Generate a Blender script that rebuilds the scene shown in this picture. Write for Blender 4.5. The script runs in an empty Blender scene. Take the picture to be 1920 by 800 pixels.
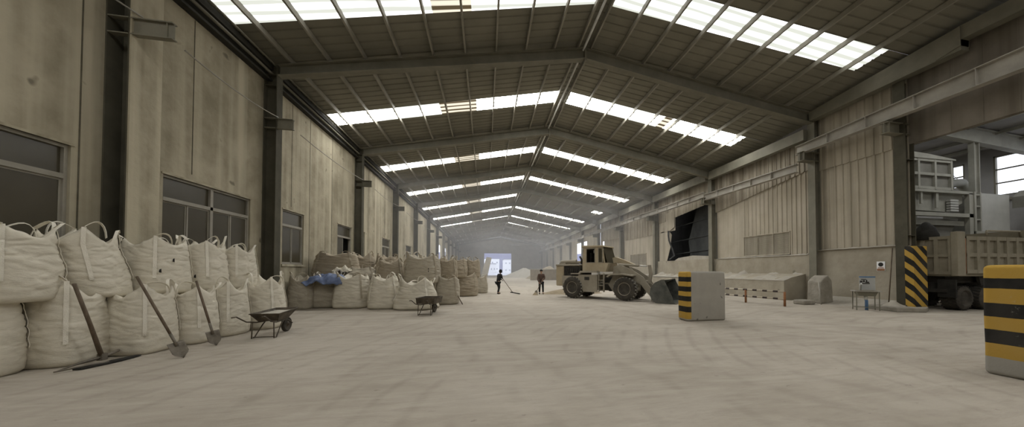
import bpy, bmesh, math, random
from mathutils import Vector, Matrix, noise
R = math.radians
C = bpy.context.scene.collection
S = bpy.context.scene

# ------------------------------------------------------------------ camera
FPX, CXP, CYP = 600.0, 1030.0, 494.0
cd = bpy.data.cameras.new('camera'); cam = bpy.data.objects.new('camera', cd); C.objects.link(cam)
cd.sensor_fit = 'HORIZONTAL'; cd.sensor_width = 36.0; cd.lens = 36.0*FPX/1920
cd.shift_x = (960-CXP)/1920; cd.shift_y = (CYP-400)/1920
cd.clip_start = .05; cd.clip_end = 1500
cam.location = (0, 0, 1.7)
cam.rotation_euler = (R(90)+.02, 0, -math.atan(120/600))
S.camera = cam
# ------------------------------------------------------------------ world, exposure
S.view_settings.view_transform = 'Standard'; S.view_settings.look = 'None'
S.view_settings.gamma = 1; S.view_settings.use_curve_mapping = False
S.view_settings.exposure = 2.32
SKY_COL, SKY_STR = (.82, .87, 1.0), .50
SKYLIGHT = 5.0          # glow of the translucent roof sheets
w = bpy.data.worlds.new('sky'); S.world = w; w.use_nodes = True
w.node_tree.nodes['Background'].inputs[0].default_value = (*SKY_COL, 1)
w.node_tree.nodes['Background'].inputs[1].default_value = SKY_STR

# ------------------------------------------------------------------ materials
def new_mat(name):
    m = bpy.data.materials.new(name); m.use_nodes = True
    nt = m.node_tree; return m, nt, nt.nodes['Principled BSDF']
def N(nt, t, **kw):
    n = nt.nodes.new(t)
    for k, v in kw.items():
        if k in n.inputs: n.inputs[k].default_value = v
        else: setattr(n, k, v)
    return n
def coords(nt, scale=(1, 1, 1), kind='Object'):
    tc = N(nt, 'ShaderNodeTexCoord'); mp = N(nt, 'ShaderNodeMapping'); mp.inputs['Scale'].default_value = scale
    nt.links.new(tc.outputs[kind], mp.inputs[0]); return mp.outputs[0]
def mixc(nt, fac, a, b, mode='MIX'):
    n = nt.nodes.new('ShaderNodeMix'); n.data_type = 'RGBA'; n.blend_type = mode
    for i, v in ((0, fac), (6, a), (7, b)):
        if isinstance(v, (int, float)): n.inputs[i].default_value = v
        elif isinstance(v, tuple): n.inputs[i].default_value = (*v, 1)[:4]
        else: nt.links.new(v, n.inputs[i])
    return n.outputs[2]
def ramp(nt, src, stops, interp='LINEAR'):
    n = nt.nodes.new('ShaderNodeValToRGB'); cr = n.color_ramp; cr.interpolation = interp
    while len(cr.elements) < len(stops): cr.elements.new(.5)
    for e, (p, c) in zip(cr.elements, stops): e.position = p; e.color = (*c, 1) if isinstance(c, tuple) else (c, c, c, 1)
    nt.links.new(src, n.inputs[0]); return n.outputs[0]
def dusty(name, c1, c2, scale=1.2, rough=.9, bump=.15, bscale=14, stretch=(1, 1, 1), spots=0, metal=0, spec=.25, streak=None):
    m, nt, b = new_mat(name)
    v = coords(nt, stretch)
    n = N(nt, 'ShaderNodeTexNoise', Scale=scale, Detail=7.0, Roughness=.62); nt.links.new(v, n.inputs['Vector'])
    col = mixc(nt, ramp(nt, n.outputs['Fac'], [(.35, 0.), (.65, 1.)]), c1, c2)
    if streak:
        v2 = coords(nt, streak[1]); n3 = N(nt, 'ShaderNodeTexNoise', Scale=1.0, Detail=5.0); nt.links.new(v2, n3.inputs['Vector'])
        col = mixc(nt, ramp(nt, n3.outputs['Fac'], [(.42, 0.), (.68, 1.)]), col, streak[0])
    if spots:
        n4 = N(nt, 'ShaderNodeTexNoise', Scale=spots, Detail=2.0); nt.links.new(coords(nt), n4.inputs['Vector'])
        col = mixc(nt, ramp(nt, n4.outputs['Fac'], [(.70, 0.), (.76, .7)]), col, tuple(x*.35 for x in c1))
    nt.links.new(col, b.inputs['Base Color'])
    b.inputs['Roughness'].default_value = rough; b.inputs['Metallic'].default_value = metal
    b.inputs['Specular IOR Level'].default_value = spec
    n2 = N(nt, 'ShaderNodeTexNoise', Scale=bscale, Detail=5.0); nt.links.new(v, n2.inputs['Vector'])
    bp = N(nt, 'ShaderNodeBump', Strength=bump, Distance=.05); nt.links.new(n2.outputs['Fac'], bp.inputs['Height'])
    nt.links.new(bp.outputs[0], b.inputs['Normal']); return m
M = {}
M['concrete'] = dusty('precast_concrete', (.255, .224, .156), (.41, .365, .268), 1.0, .93, .3, 7, spots=2.0, streak=((.50, .45, .335), (2.2, 2.2, .07)))
M['concrete_right'] = dusty('dusty_concrete', (.31, .275, .212), (.40, .36, .285), .9, .95, .35, 5, spots=1.1)
M['lintel'] = dusty('stained_concrete', (.20, .175, .14), (.27, .24, .20), .8, .93, .12, 9, streak=((.15, .13, .10), (1., 2.2, .08)))
M['cladding'] = dusty('dusty_cladding', (.40, .355, .275), (.475, .425, .34), .8, .85, .05, 8, streak=((.32, .285, .22), (1, 2.5, .12)))
M['skirt'] = dusty('streaked_cladding', (.33, .29, .225), (.40, .36, .285), 1.2, .85, .05, 8, streak=((.20, .17, .125), (1, 3., .15)))
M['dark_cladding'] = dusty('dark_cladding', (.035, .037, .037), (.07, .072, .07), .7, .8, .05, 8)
M['roof'] = dusty('dusty_roof_sheet', (.185, .175, .135), (.24, .225, .178), .35, .85, .03, 8)
M['joint'] = dusty('dark_joint_filler', (.09, .08, .055), (.14, .125, .09), 2, .95)
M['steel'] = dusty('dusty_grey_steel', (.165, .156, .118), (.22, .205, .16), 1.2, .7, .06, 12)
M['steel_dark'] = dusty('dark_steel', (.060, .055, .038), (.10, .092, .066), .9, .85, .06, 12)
M['steel_light'] = dusty('pale_dusted_steel', (.30, .28, .24), (.40, .375, .325), 1.2, .75, .06, 12)
M['purlin'] = dusty('purlin_steel', (.24, .225, .18), (.32, .30, .25), 1.2, .6, .03, 12)
M['gutter'] = dusty('dark_gutter_metal', (.028, .027, .022), (.05, .047, .038), 1.2, .9, .05, 12)
M['bag'] = dusty('woven_white_sack', (.58, .535, .435), (.70, .65, .54), 2.2, .7, .16, 22, (1, 1, 3.5))
M['bag_dusty'] = dusty('woven_dusty_sack', (.36, .32, .25), (.46, .415, .33), 2.0, .85, .35, 20, (1, 1, 2.5))
M['bag_brown'] = dusty('woven_brown_sack', (.31, .26, .19), (.40, .345, .26), 2.0, .85, .35, 20, (1, 1, 2.5))
M['strap'] = dusty('pale_webbing', (.70, .655, .555), (.78, .735, .63), 6, .8, .2, 60)
M['strap_dusty'] = dusty('dusty_webbing', (.36, .31, .23), (.45, .40, .31), 6, .8, .2, 60)
M['black_strap'] = dusty('black_webbing', (.02, .02, .018), (.04, .04, .035), 6, .8, .2, 60)
M['tarp'] = dusty('blue_sheeting', (.10, .135, .24), (.17, .21, .33), 3, .6, .3, 10)
M['wood'] = dusty('worn_wood_handle', (.10, .075, .05), (.16, .12, .085), 3, .75, .15, 20, (6, 6, .7))
M['blade'] = dusty('worn_blade_steel', (.13, .115, .09), (.24, .21, .17), 6, .55, .1, 20, metal=.4)
M['black'] = dusty('black_rubber', (.018, .017, .015), (.035, .033, .028), 3, .85, .1, 20)
M['barrow'] = dusty('rusty_dark_tray', (.055, .045, .033), (.13, .105, .075), 4, .6, .1, 20, metal=.3)
M['barrow_dust'] = dusty('pale_powder', (.42, .39, .33), (.5, .47, .4), 4, .95, .3, 20)
M['tyre'] = dusty('dusty_tyre', (.040, .036, .030), (.085, .075, .06), 3, .9, .15, 14)
M['tyre_tread'] = dusty('dust_caked_tread', (.21, .20, .17), (.30, .28, .24), 3, .9, .15, 14)
M['rim'] = dusty('dusty_rim', (.30, .27, .205), (.38, .34, .27), 3, .8, .1, 14)
M['loader'] = dusty('dusty_yellow_paint', (.36, .295, .195), (.44, .375, .265), 1.6, .75, .08, 14)
M['loader_dust'] = dusty('dust_coated_paint', (.27, .24, .185), (.35, .315, .25), 1.6, .8, .08, 14)
M['loader_dark'] = dusty('engine_black', (.02, .019, .017), (.06, .055, .045), 5, .7, .2, 9)
M['bucket_in'] = dusty('worn_bucket_steel', (.07, .075, .068), (.15, .15, .135), 2.5, .5, .08, 14, metal=.3)
M['chrome'] = dusty('bright_ram_rod', (.55, .54, .5), (.65, .64, .6), 3, .25, 0, 14, metal=.7)
M['truck'] = dusty('dusty_truck_bed', (.25, .225, .165), (.33, .295, .225), 1.6, .85, .1, 10)
M['truck_dark'] = dusty('truck_chassis', (.022, .021, .018), (.055, .05, .042), 2, .8, .1, 10)
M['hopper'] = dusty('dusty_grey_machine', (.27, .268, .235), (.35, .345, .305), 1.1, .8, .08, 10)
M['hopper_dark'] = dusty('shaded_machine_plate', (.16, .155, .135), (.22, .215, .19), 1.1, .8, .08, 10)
M['board'] = dusty('pale_grey_board', (.40, .40, .38), (.46, .46, .435), 1.5, .8, .03, 10)
M['annex'] = dusty('annex_wall_paint', (.25, .245, .245), (.31, .305, .30), .6, .85, .05, 6)
M['dust'] = dusty('heaped_powder', (.36, .33, .275), (.44, .405, .345), 2, .97, .5, 5)
M['sand'] = dusty('brown_sand', (.24, .195, .13), (.32, .265, .18), 2, .97, .5, 7)
M['block'] = dusty('worn_grey_concrete', (.36, .345, .315), (.45, .435, .40), 1.8, .92, .25, 7, spots=3.2)
M['plinth'] = dusty('dust_covered_plinth', (.24, .22, .18), (.34, .31, .26), 2.4, .95, .5, 5)
M['alu'] = dusty('aluminium_frame', (.27, .25, .205), (.34, .315, .265), 2, .6, .02, 14)
M['rust'] = dusty('rust_orange_paint', (.23, .10, .045), (.32, .155, .07), 5, .8, .1, 14)
M['white_pipe'] = dusty('pale_pipe', (.55, .55, .52), (.65, .65, .6), 4, .5, 0, 14)
M['blue_pipe'] = dusty('blue_plastic_pipe', (.09, .17, .30), (.14, .23, .37), 4, .5, 0, 14)
M['cloth_black'] = dusty('black_work_clothes', (.012, .012, .013), (.03, .03, .03), 5, .9, .1, 14)
M['cloth_brown'] = dusty('brown_work_clothes', (.07, .045, .035), (.11, .07, .055), 5, .9, .1, 14)
M['skin'] = dusty('skin_tone', (.36, .22, .15), (.40, .25, .18), 3, .6, 0, 14)
M['hair'] = dusty('dark_hair', (.012, .01, .009), (.025, .02, .018), 9, .8, .1, 40)
M['yard'] = dusty('light_yard_concrete', (.45, .45, .47), (.6, .6, .62), .1, .9, 0, 3)  # plain light concrete colour
M['far_white'] = dusty('distant_white_wall', (.80, .80, .80), (.9, .9, .9), .05, .9, 0, 3)
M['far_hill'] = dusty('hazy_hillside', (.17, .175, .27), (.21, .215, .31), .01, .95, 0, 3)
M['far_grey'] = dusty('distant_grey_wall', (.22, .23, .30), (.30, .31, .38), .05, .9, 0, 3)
M['tear'] = dusty('torn_sheet_back', (.02, .02, .02), (.04, .04, .038), 2, .8, 0, 3)

def glass_mat():
    m, nt, b = new_mat('dusty_window_glass')
    n = N(nt, 'ShaderNodeTexNoise', Scale=1.5, Detail=6.0); nt.links.new(coords(nt), n.inputs['Vector'])
    nt.links.new(mixc(nt, n.outputs['Fac'], (.055, .047, .030), (.085, .074, .050)), b.inputs['Base Color'])
    b.inputs['Roughness'].default_value = .25; b.inputs['Specular IOR Level'].default_value = .28; return m
M['glass'] = glass_mat()
def clear_glass():
    m, nt, b = new_mat('cab_glass'); b.inputs['Base Color'].default_value = (.5, .48, .42, 1)
    b.inputs['Roughness'].default_value = .12; b.inputs['Alpha'].default_value = .35; return m
M['cab_glass'] = clear_glass()

def haze_mat():
    m = bpy.data.materials.new('dusty_air'); m.use_nodes = True; nt = m.node_tree; nt.nodes.remove(nt.nodes['Principled BSDF'])
    v = N(nt, 'ShaderNodeVolumeScatter', Density=.0095, Anisotropy=.35); v.inputs['Color'].default_value = (.95, .93, .92, 1)
    nt.links.new(v.outputs[0], nt.nodes['Material Output'].inputs['Volume']); return m
M['haze'] = haze_mat()

def skylight_mat(name, strength, lo, tint=(1, 1, .985), stain=False, period=.42):
    m, nt, b = new_mat(name)
    nt.nodes.remove(b); em = N(nt, 'ShaderNodeEmission'); out = nt.nodes['Material Output']
    tc = N(nt, 'ShaderNodeTexCoord'); sp = N(nt, 'ShaderNodeSeparateXYZ'); nt.links.new(tc.outputs['Object'], sp.inputs[0])
    a = N(nt, 'ShaderNodeMath', operation='MULTIPLY'); a.inputs[1].default_value = 2*math.pi/period; nt.links.new(sp.outputs[1], a.inputs[0])
    s = N(nt, 'ShaderNodeMath', operation='SINE'); nt.links.new(a.outputs[0], s.inputs[0])
    n = N(nt, 'ShaderNodeTexNoise', Scale=1.0, Detail=5.0); nt.links.new(coords(nt, (.35, 9, 1)), n.inputs['Vector'])
    ad = N(nt, 'ShaderNodeMath', operation='MULTIPLY_ADD'); nt.links.new(n.outputs['Fac'], ad.inputs[0]); ad.inputs[1].default_value = 1.6; nt.links.new(s.outputs[0], ad.inputs[2])
    f = ramp(nt, ad.outputs[0], [(.25, 0.), (1., 1.)])
    lowc = tuple(lo*x for x in ((.9, .92, .82) if not stain else (.30, .22, .12)))
    nt.links.new(mixc(nt, f, lowc, tint if not stain else (.62, .56, .45)), em.inputs[0])
    em.inputs[1].default_value = strength
    nt.links.new(em.outputs[0], out.inputs[0]); return m
M['sky1'] = skylight_mat('translucent_roof_sheet_near', .48, .38)
M['sky2'] = skylight_mat('translucent_roof_sheet', SKYLIGHT, .06)
M['sky3'] = skylight_mat('dimmed_translucent_sheet', 3.3, .06)  # unseen near strips made to glow less, darkening the near floor
M['annex_glow'] = skylight_mat('annex_fill_panel', 1.9, .2)
M['sky_stain'] = skylight_mat('stained_translucent_sheet', .35, .22, stain=True)

def floor_mat():
    m, nt, b = new_mat('powder_covered_concrete_floor')
    v = coords(nt)
    n = N(nt, 'ShaderNodeTexNoise', Scale=.35, Detail=8.0, Roughness=.6); nt.links.new(v, n.inputs['Vector'])
    col = mixc(nt, ramp(nt, n.outputs['Fac'], [(.38, 0.), (.62, 1.)]), (.345, .302, .245), (.44, .392, .325))
    # tyre tracks: rings round the turning point by the wide opening, and straight wheel lines down the hall
    def rings(cx, cy, scale, dist, stretch=1.0):
        mp = N(nt, 'ShaderNodeMapping'); mp.inputs['Location'].default_value = (-cx, -cy*stretch, 0); mp.inputs['Scale'].default_value = (1, stretch, 0)
        nt.links.new(v, mp.inputs[0])
        wv = N(nt, 'ShaderNodeTexWave', wave_type='RINGS', rings_direction='Z', Scale=scale, Distortion=dist, Detail=4.0)
        wv.inputs['Detail Scale'].default_value = .6; nt.links.new(mp.outputs[0], wv.inputs['Vector']); return wv.outputs['Fac']
    t1 = rings(16, 1.0, .55, 2.5); t2 = rings(13.5, 20, .33, 3.0, .5)
    nm = N(nt, 'ShaderNodeTexNoise', Scale=.22, Detail=3.0); nt.links.new(v, nm.inputs['Vector'])
    sel = ramp(nt, nm.outputs['Fac'], [(.42, 0.), (.58, 1.)])
    tr = mixc(nt, sel, t1, t2)
    fine = N(nt, 'ShaderNodeTexNoise', Scale=3.0, Detail=8.0, Roughness=.7); nt.links.new(coords(nt, (.5, 1.6, 1)), fine.inputs['Vector'])
    dk = ramp(nt, tr, [(.0, .0), (.16, .75), (.3, 1.)])
    col = mixc(nt, .19, col, mixc(nt, dk, (.21, .185, .148), (.45, .41, .345)))
    col = mixc(nt, ramp(nt, fine.outputs['Fac'], [(.46, 0.), (.66, .42)]), col, (.285, .25, .198))
    sp_ = N(nt, 'ShaderNodeTexNoise', Scale=7.0, Detail=3.0); nt.links.new(coords(nt, (.8, 1.2, 1)), sp_.inputs['Vector'])
    col = mixc(nt, ramp(nt, sp_.outputs['Fac'], [(.68, 0.), (.74, .45)]), col, (.17, .148, .115))
    sm_ = N(nt, 'ShaderNodeTexNoise', Scale=.8, Detail=6.0, Roughness=.7, Distortion=1.2); nt.links.new(coords(nt, (.35, 2.0, 1)), sm_.inputs['Vector'])
    col = mixc(nt, ramp(nt, sm_.outputs['Fac'], [(.46, 0.), (.60, .35)]), col, (.50, .455, .385))
    nt.links.new(col, b.inputs['Base Color']); b.inputs['Roughness'].default_value = .92; b.inputs['Specular IOR Level'].default_value = .2
    hsum = N(nt, 'ShaderNodeMath', operation='MULTIPLY_ADD'); nt.links.new(tr, hsum.inputs[0]); hsum.inputs[1].default_value = .22; nt.links.new(fine.outputs['Fac'], hsum.inputs[2])
    bp = N(nt, 'ShaderNodeBump', Strength=.45, Distance=.05); nt.links.new(hsum.outputs[0], bp.inputs['Height'])
    nt.links.new(bp.outputs[0], b.inputs['Normal']); return m
M['floor'] = floor_mat()

def stripe_mat(name, bands=None, diag=None, xlim=None, height=1.0):
    """black and yellow hazard paint; bands: (z fraction, colour key) from the bottom; diag: (period, slope)"""
    m, nt, b = new_mat(name)
    Y, K, G = (.46, .29, .06), (.022, .021, .019), (.34, .325, .29)
    tc = N(nt, 'ShaderNodeTexCoord'); sp = N(nt, 'ShaderNodeSeparateXYZ'); nt.links.new(tc.outputs['Object'], sp.inputs[0])
    n = N(nt, 'ShaderNodeTexNoise', Scale=4.0, Detail=6.0, Roughness=.65); nt.links.new(tc.outputs['Object'], n.inputs['Vector'])
    if bands:
        d = N(nt, 'ShaderNodeMath', operation='DIVIDE'); d.inputs[1].default_value = height; nt.links.new(sp.outputs[2], d.inputs[0])
        wob = N(nt, 'ShaderNodeMath', operation='MULTIPLY_ADD'); nt.links.new(n.outputs['Fac'], wob.inputs[0]); wob.inputs[1].default_value = .012; nt.links.new(d.outputs[0], wob.inputs[2])
        col = ramp(nt, wob.outputs[0], [(p, {'Y': Y, 'K': K, 'G': G}[c]) for p, c in bands], 'CONSTANT')
    else:
        per, k = diag
        yx = N(nt, 'ShaderNodeMath', operation='ADD'); nt.links.new(sp.outputs[1], yx.inputs[0]); nt.links.new(sp.outputs[0], yx.inputs[1]) if False else None
        sub = N(nt, 'ShaderNodeMath', operation='SUBTRACT'); nt.links.new(sp.outputs[0], sub.inputs[0]); nt.links.new(sp.outputs[1], sub.inputs[1])
        a = N(nt, 'ShaderNodeMath', operation='MULTIPLY_ADD'); nt.links.new(sub.outputs[0], a.inputs[0]); a.inputs[1].default_value = k; nt.links.new(sp.outputs[2], a.inputs[2])
        dv = N(nt, 'ShaderNodeMath', operation='DIVIDE'); dv.inputs[1].default_value = per; nt.links.new(a.outputs[0], dv.inputs[0])
        fr = N(nt, 'ShaderNodeMath', operation='FRACT'); nt.links.new(dv.outputs[0], fr.inputs[0])
        col = ramp(nt, fr.outputs[0], [(0, Y), (.5, K)], 'CONSTANT')
    worn = ramp(nt, n.outputs['Fac'], [(.64, 0.), (.70, .35)])
    col = mixc(nt, worn, col, (.42, .40, .36) if bands else (.20, .18, .15))
    n2 = N(nt, 'ShaderNodeTexNoise', Scale=1.3, Detail=4.0); nt.links.new(tc.outputs['Object'], n2.inputs['Vector'])
    col = mixc(nt, ramp(nt, n2.outputs['Fac'], [(.45, .0), (.7, .07)]), col, (.40, .37, .32))
    if xlim is not None:
        lt = N(nt, 'ShaderNodeMath', operation='GREATER_THAN'); lt.inputs[1].default_value = xlim; nt.links.new(sp.outputs[0], lt.inputs[0])
        n3 = N(nt, 'ShaderNodeTexNoise', Scale=3.2, Detail=5.0); nt.links.new(tc.outputs['Object'], n3.inputs['Vector'])
        base = mixc(nt, n3.outputs['Fac'], (.29, .27, .232), (.39, .365, .318))
        pk = N(nt, 'ShaderNodeTexNoise', Scale=4.5, Detail=2.0); nt.links.new(tc.outputs['Object'], pk.inputs['Vector'])
        base = mixc(nt, ramp(nt, pk.outputs['Fac'], [(.68, 0.), (.72, .8)]), base, (.12, .11, .10))
        col = mixc(nt, lt.outputs[0], col, base)
    nt.links.new(col, b.inputs['Base Color']); b.inputs['Roughness'].default_value = .85; b.inputs['Specular IOR Level'].default_value = .12
    bp = N(nt, 'ShaderNodeBump', Strength=.3, Distance=.03); nt.links.new(n.outputs['Fac'], bp.inputs['Height']); nt.links.new(bp.outputs[0], b.inputs['Normal'])
    return m
def rail_mat():
    m, nt, b = new_mat('striped_rail_paint'); tc = N(nt, 'ShaderNodeTexCoord'); sp = N(nt, 'ShaderNodeSeparateXYZ'); nt.links.new(tc.outputs['Object'], sp.inputs[0])
    dv = N(nt, 'ShaderNodeMath', operation='DIVIDE'); dv.inputs[1].default_value = .52; nt.links.new(sp.outputs[1], dv.inputs[0])
    fr = N(nt, 'ShaderNodeMath', operation='FRACT'); nt.links.new(dv.outputs[0], fr.inputs[0])
    nt.links.new(ramp(nt, fr.outputs[0], [(0, (.48, .42, .33)), (.55, (.05, .035, .03))], 'CONSTANT'), b.inputs['Base Color'])
    b.inputs['Roughness'].default_value = .8; return m
M['rail'] = rail_mat()

# ------------------------------------------------------------------ mesh helpers
class MB:
    def __init__(s): s.v = []; s.f = []; s.m = []; s.mi = 0
    def add(s, vs, fs):
        o = len(s.v); s.v += [tuple(v) for v in vs]; s.f += [tuple(i+o for i in f) for f in fs]; s.m += [s.mi]*len(fs); return s
    def box(s, a, b):
        x0, y0, z0 = a; x1, y1, z1 = b
        return s.add([(x0,y0,z0),(x1,y0,z0),(x1,y1,z0),(x0,y1,z0),(x0,y0,z1),(x1,y0,z1),(x1,y1,z1),(x0,y1,z1)],
                     [(0,3,2,1),(4,5,6,7),(0,1,5,4),(1,2,6,5),(2,3,7,6),(3,0,4,7)])
    def bar(s, p, q, w, h, up=(0, 0, 1)):
        """rectangular bar from p to q, w across, h along up"""
        p, q = Vector(p), Vector(q); d = (q-p).normalized(); sd = d.cross(Vector(up)).normalized(); u = sd.cross(d).normalized()
        vs = []
        for c in (p, q):
            for a, b in ((-1,-1),(1,-1),(1,1),(-1,1)): vs.append(c+sd*a*w/2+u*b*h/2)
        return s.add(vs, [(0,1,2,3),(7,6,5,4),(0,4,5,1),(1,5,6,2),(2,6,7,3),(3,7,4,0)])
    def tube(s, pts, r, n=10, cap=True):
        pts = [Vector(p) for p in pts]; rings = []
        rr = r if isinstance(r, (list, tuple)) else [r]*len(pts)
        ref = None
        for i, p in enumerate(pts):
            d = (pts[min(i+1, len(pts)-1)]-pts[max(i-1, 0)]).normalized()
            if ref is None: ref = d.orthogonal().normalized()
            ref = (ref-d*ref.dot(d)).normalized(); o = d.cross(ref)
            rings.append([p+(ref*math.cos(2*math.pi*k/n)+o*math.sin(2*math.pi*k/n))*rr[i] for k in range(n)])
        vs = [v for g in rings for v in g]; fs = []
        for i in range(len(pts)-1):
            for k in range(n): fs.append((i*n+k, i*n+(k+1)%n, (i+1)*n+(k+1)%n, (i+1)*n+k))
        if cap: fs += [tuple(reversed(range(n))), tuple((len(pts)-1)*n+k for k in range(n))]
        return s.add(vs, fs)
    def lathe(s, prof, n=32, c=(0, 0, 0), axis='z'):
        """prof: (radius, height) pairs"""
        vs = []; fs = []
        for r, h in prof:
            for k in range(n):
                a = 2*math.pi*k/n; x, y = r*math.cos(a), r*math.sin(a)
                v = {'z': (x, y, h), 'y': (x, h, y), 'x': (h, x, y)}[axis]
                vs.append((v[0]+c[0], v[1]+c[1], v[2]+c[2]))
        L = len(prof)
        for i in range(L-1):
            for k in range(n): fs.append((i*n+k, i*n+(k+1)%n, (i+1)*n+(k+1)%n, (i+1)*n+k))
        fs += [tuple(reversed(range(n))), tuple((L-1)*n+k for k in range(n))]
        return s.add(vs, fs)
    def prism(s, poly, a, b, axis='y'):
        """poly 2-D extruded between a and b; axis y: poly=(x,z); x: poly=(y,z); z: poly=(x,y)"""
        f = {'y': lambda p, t: (p[0], t, p[1]), 'x': lambda p, t: (t, p[0], p[1]), 'z': lambda p, t: (p[0], p[1], t)}[axis]
        n = len(poly); vs = [f(p, a) for p in poly]+[f(p, b) for p in poly]
        fs = [tuple(range(n)), tuple(reversed(range(n, 2*n)))]+[(i, i+n, (i+1) % n+n, (i+1) % n) for i in range(n)]
        return s.add(vs, fs)
    def ribbon(s, pts, side, w, t=.006):
        """flat strap along pts; side: width direction per point or one"""
        vs = []; fs = []; pts = [Vector(p) for p in pts]
        for i, p in enumerate(pts):
            sd = Vector(side[i] if isinstance(side, list) else side).normalized()
            d = (pts[min(i+1, len(pts)-1)]-pts[max(i-1, 0)]).normalized(); nn = d.cross(sd).normalized()
            for a, b in ((-1, -1), (1, -1), (1, 1), (-1, 1)): vs.append(p+sd*a*w/2+nn*b*t/2)
        for i in range(len(pts)-1):
            for k in range(4): fs.append((i*4+k, i*4+(k+1) % 4, (i+1)*4+(k+1) % 4, (i+1)*4+k))
        fs += [(3, 2, 1, 0), tuple((len(pts)-1)*4+k for k in range(4))]
        return s.add(vs, fs)
    def xf(s, mat, start=0):
        s.v = s.v[:start]+[tuple(mat @ Vector(v)) for v in s.v[start:]]; return s
    def build(s, name, mat, parent=None, smooth=False, bevel=0, loc=None, rot=None, auto=None):
        me = bpy.data.meshes.new(name); me.from_pydata(s.v, [], s.f); 
        for mm in (mat if isinstance(mat, (list, tuple)) else [mat]): me.materials.append(M[mm] if isinstance(mm, str) else mm)
        if isinstance(mat, (list, tuple)): me.polygons.foreach_set('material_index', s.m)
        bm = bmesh.new(); bm.from_mesh(me); bmesh.ops.recalc_face_normals(bm, faces=bm.faces); bm.to_mesh(me); bm.free()
        if smooth: me.polygons.foreach_set('use_smooth', [True]*len(me.polygons))
        me.update()
        o = bpy.data.objects.new(name, me); C.objects.link(o)
        if loc is not None: o.location = loc
        if rot is not None: o.rotation_euler = rot
        if parent: o.parent = parent
        if bevel:
            b = o.modifiers.new('bevel', 'BEVEL'); b.width = bevel; b.segments = 2; b.limit_method = 'ANGLE'
        if smooth and auto:
            try: me.set_sharp_from_angle(angle=R(auto))
            except Exception: pass
        return o
def thing(name, label, cat, loc=(0, 0, 0), rz=0, group=None):
    o = bpy.data.objects.new(name, None); C.objects.link(o); o.empty_display_size = .2
    o.location = loc; o.rotation_euler = (0, 0, rz); o['label'] = label; o['category'] = cat
    if group: o['group'] = group
    return o
def tag(o, label, cat, group=None, kind=None):
    o['label'] = label; o['category'] = cat
    if group: o['group'] = group
    if kind: o['kind'] = kind
    return o
def struct(o): o['kind'] = 'structure'; return o
ORD = ['first', 'second', 'third', 'fourth', 'fifth', 'sixth', 'seventh', 'eighth', 'ninth', 'tenth', 'eleventh', 'twelfth']

# ================================================================== STRUCTURE
XL, XR = -8.0, 17.8            # inner flange planes of the columns
WL, WR = -8.45, 18.25          # inner wall faces
YB, YE = -12.0, 104.0
RIDGE_X, RIDGE_Z = 4.6, 12.5
FY = [14.38+8.83*i for i in range(11)]         # portal frames, left column positions
def fyr(i): return FY[i]+(.15 if i == 0 else -.45)
def roofL(Y): return 10.05
def roofR(Y): return 9.95 if Y > 23 else (9.95+(23-Y)*.085 if Y > 7 else 9.95+16*.085)
def rz(x, Y):
    if x <= RIDGE_X: return roofL(Y)+(RIDGE_Z-roofL(Y))*(x-XL)/(RIDGE_X-XL)
    return RIDGE_Z-(RIDGE_Z-roofR(Y))*(x-RIDGE_X)/(XR-RIDGE_X)

# floor
f = MB(); f.box((-12, YB-2, -.3), (48, YE+1, 0)); struct(f.build('floor', 'floor'))

# walls made of rectangular cells round their openings
def wall_cells(mb, x0, x1, ys, zs, holes):
    Y = sorted(set(ys+[h[0] for h in holes]+[h[1] for h in holes])); Z = sorted(set(zs+[h[2] for h in holes]+[h[3] for h in holes]))
    Y = [y for y in Y if ys[0] <= y <= ys[-1]]
    for a, b in zip(Y, Y[1:]):
        run = None
        for c, d in zip(Z, Z[1:]):
            cy, cz = (a+b)/2, (c+d)/2
            hit = any(h[0] < cy < h[1] and h[2] < cz < h[3] for h in holes)
            if hit:
                if run is not None: mb.box((x0, a, run), (x1, b, c)); run = None
            elif run is None: run = c
        if run is not None: mb.box((x0, a, run), (x1, b, Z[-1]))
WIN = [(4.35, 8.42, 1.95, 4.28, 'double'), (10.36, 13.6, 1.95, 4.28, 'double'), (15.5, 17.12, 1.95, 4.3, 'single'), (20.65, 22.65, 1.95, 4.4, 'ajar'),
       (24.35, 24.95, 2.0, 4.38, 'slim'), (28.9, 31.1, 1.95, 4.4, 'single'), (37.0, 39.6, 1.95, 4.4, 'single')]
lholes = [w_[:4] for w_ in WIN]+[(60, 65, 1.2, 6.5), (69.6, 73.8, 1.2, 6.5)]
mb = MB(); wall_cells(mb, WL-.22, WL, [YB, YE], [0, 9.1], lholes)
# narrow open joints between the precast panels, as raised mortar lips
jm = MB()
for y in [3.1, 6.3, 8.9-.35, 9.72, 11.2, 16.1, 17.6, 19.9, 25.6, 27.5, 29.4, 34.5, 36.2, 43.0, 45, 47.5, 52, 54]:
    zt = 9.08; z0 = 0.05
    if any(h[0]-.1 < y < h[1]+.1 for h in lholes): z0 = 4.5
    jm.box((WL-.005, y-.014, z0), (WL+.006, y+.014, zt))
wl_ = struct(mb.build('wall_left', 'concrete')); jm.build('panel_joint', 'joint', wl_)

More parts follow.
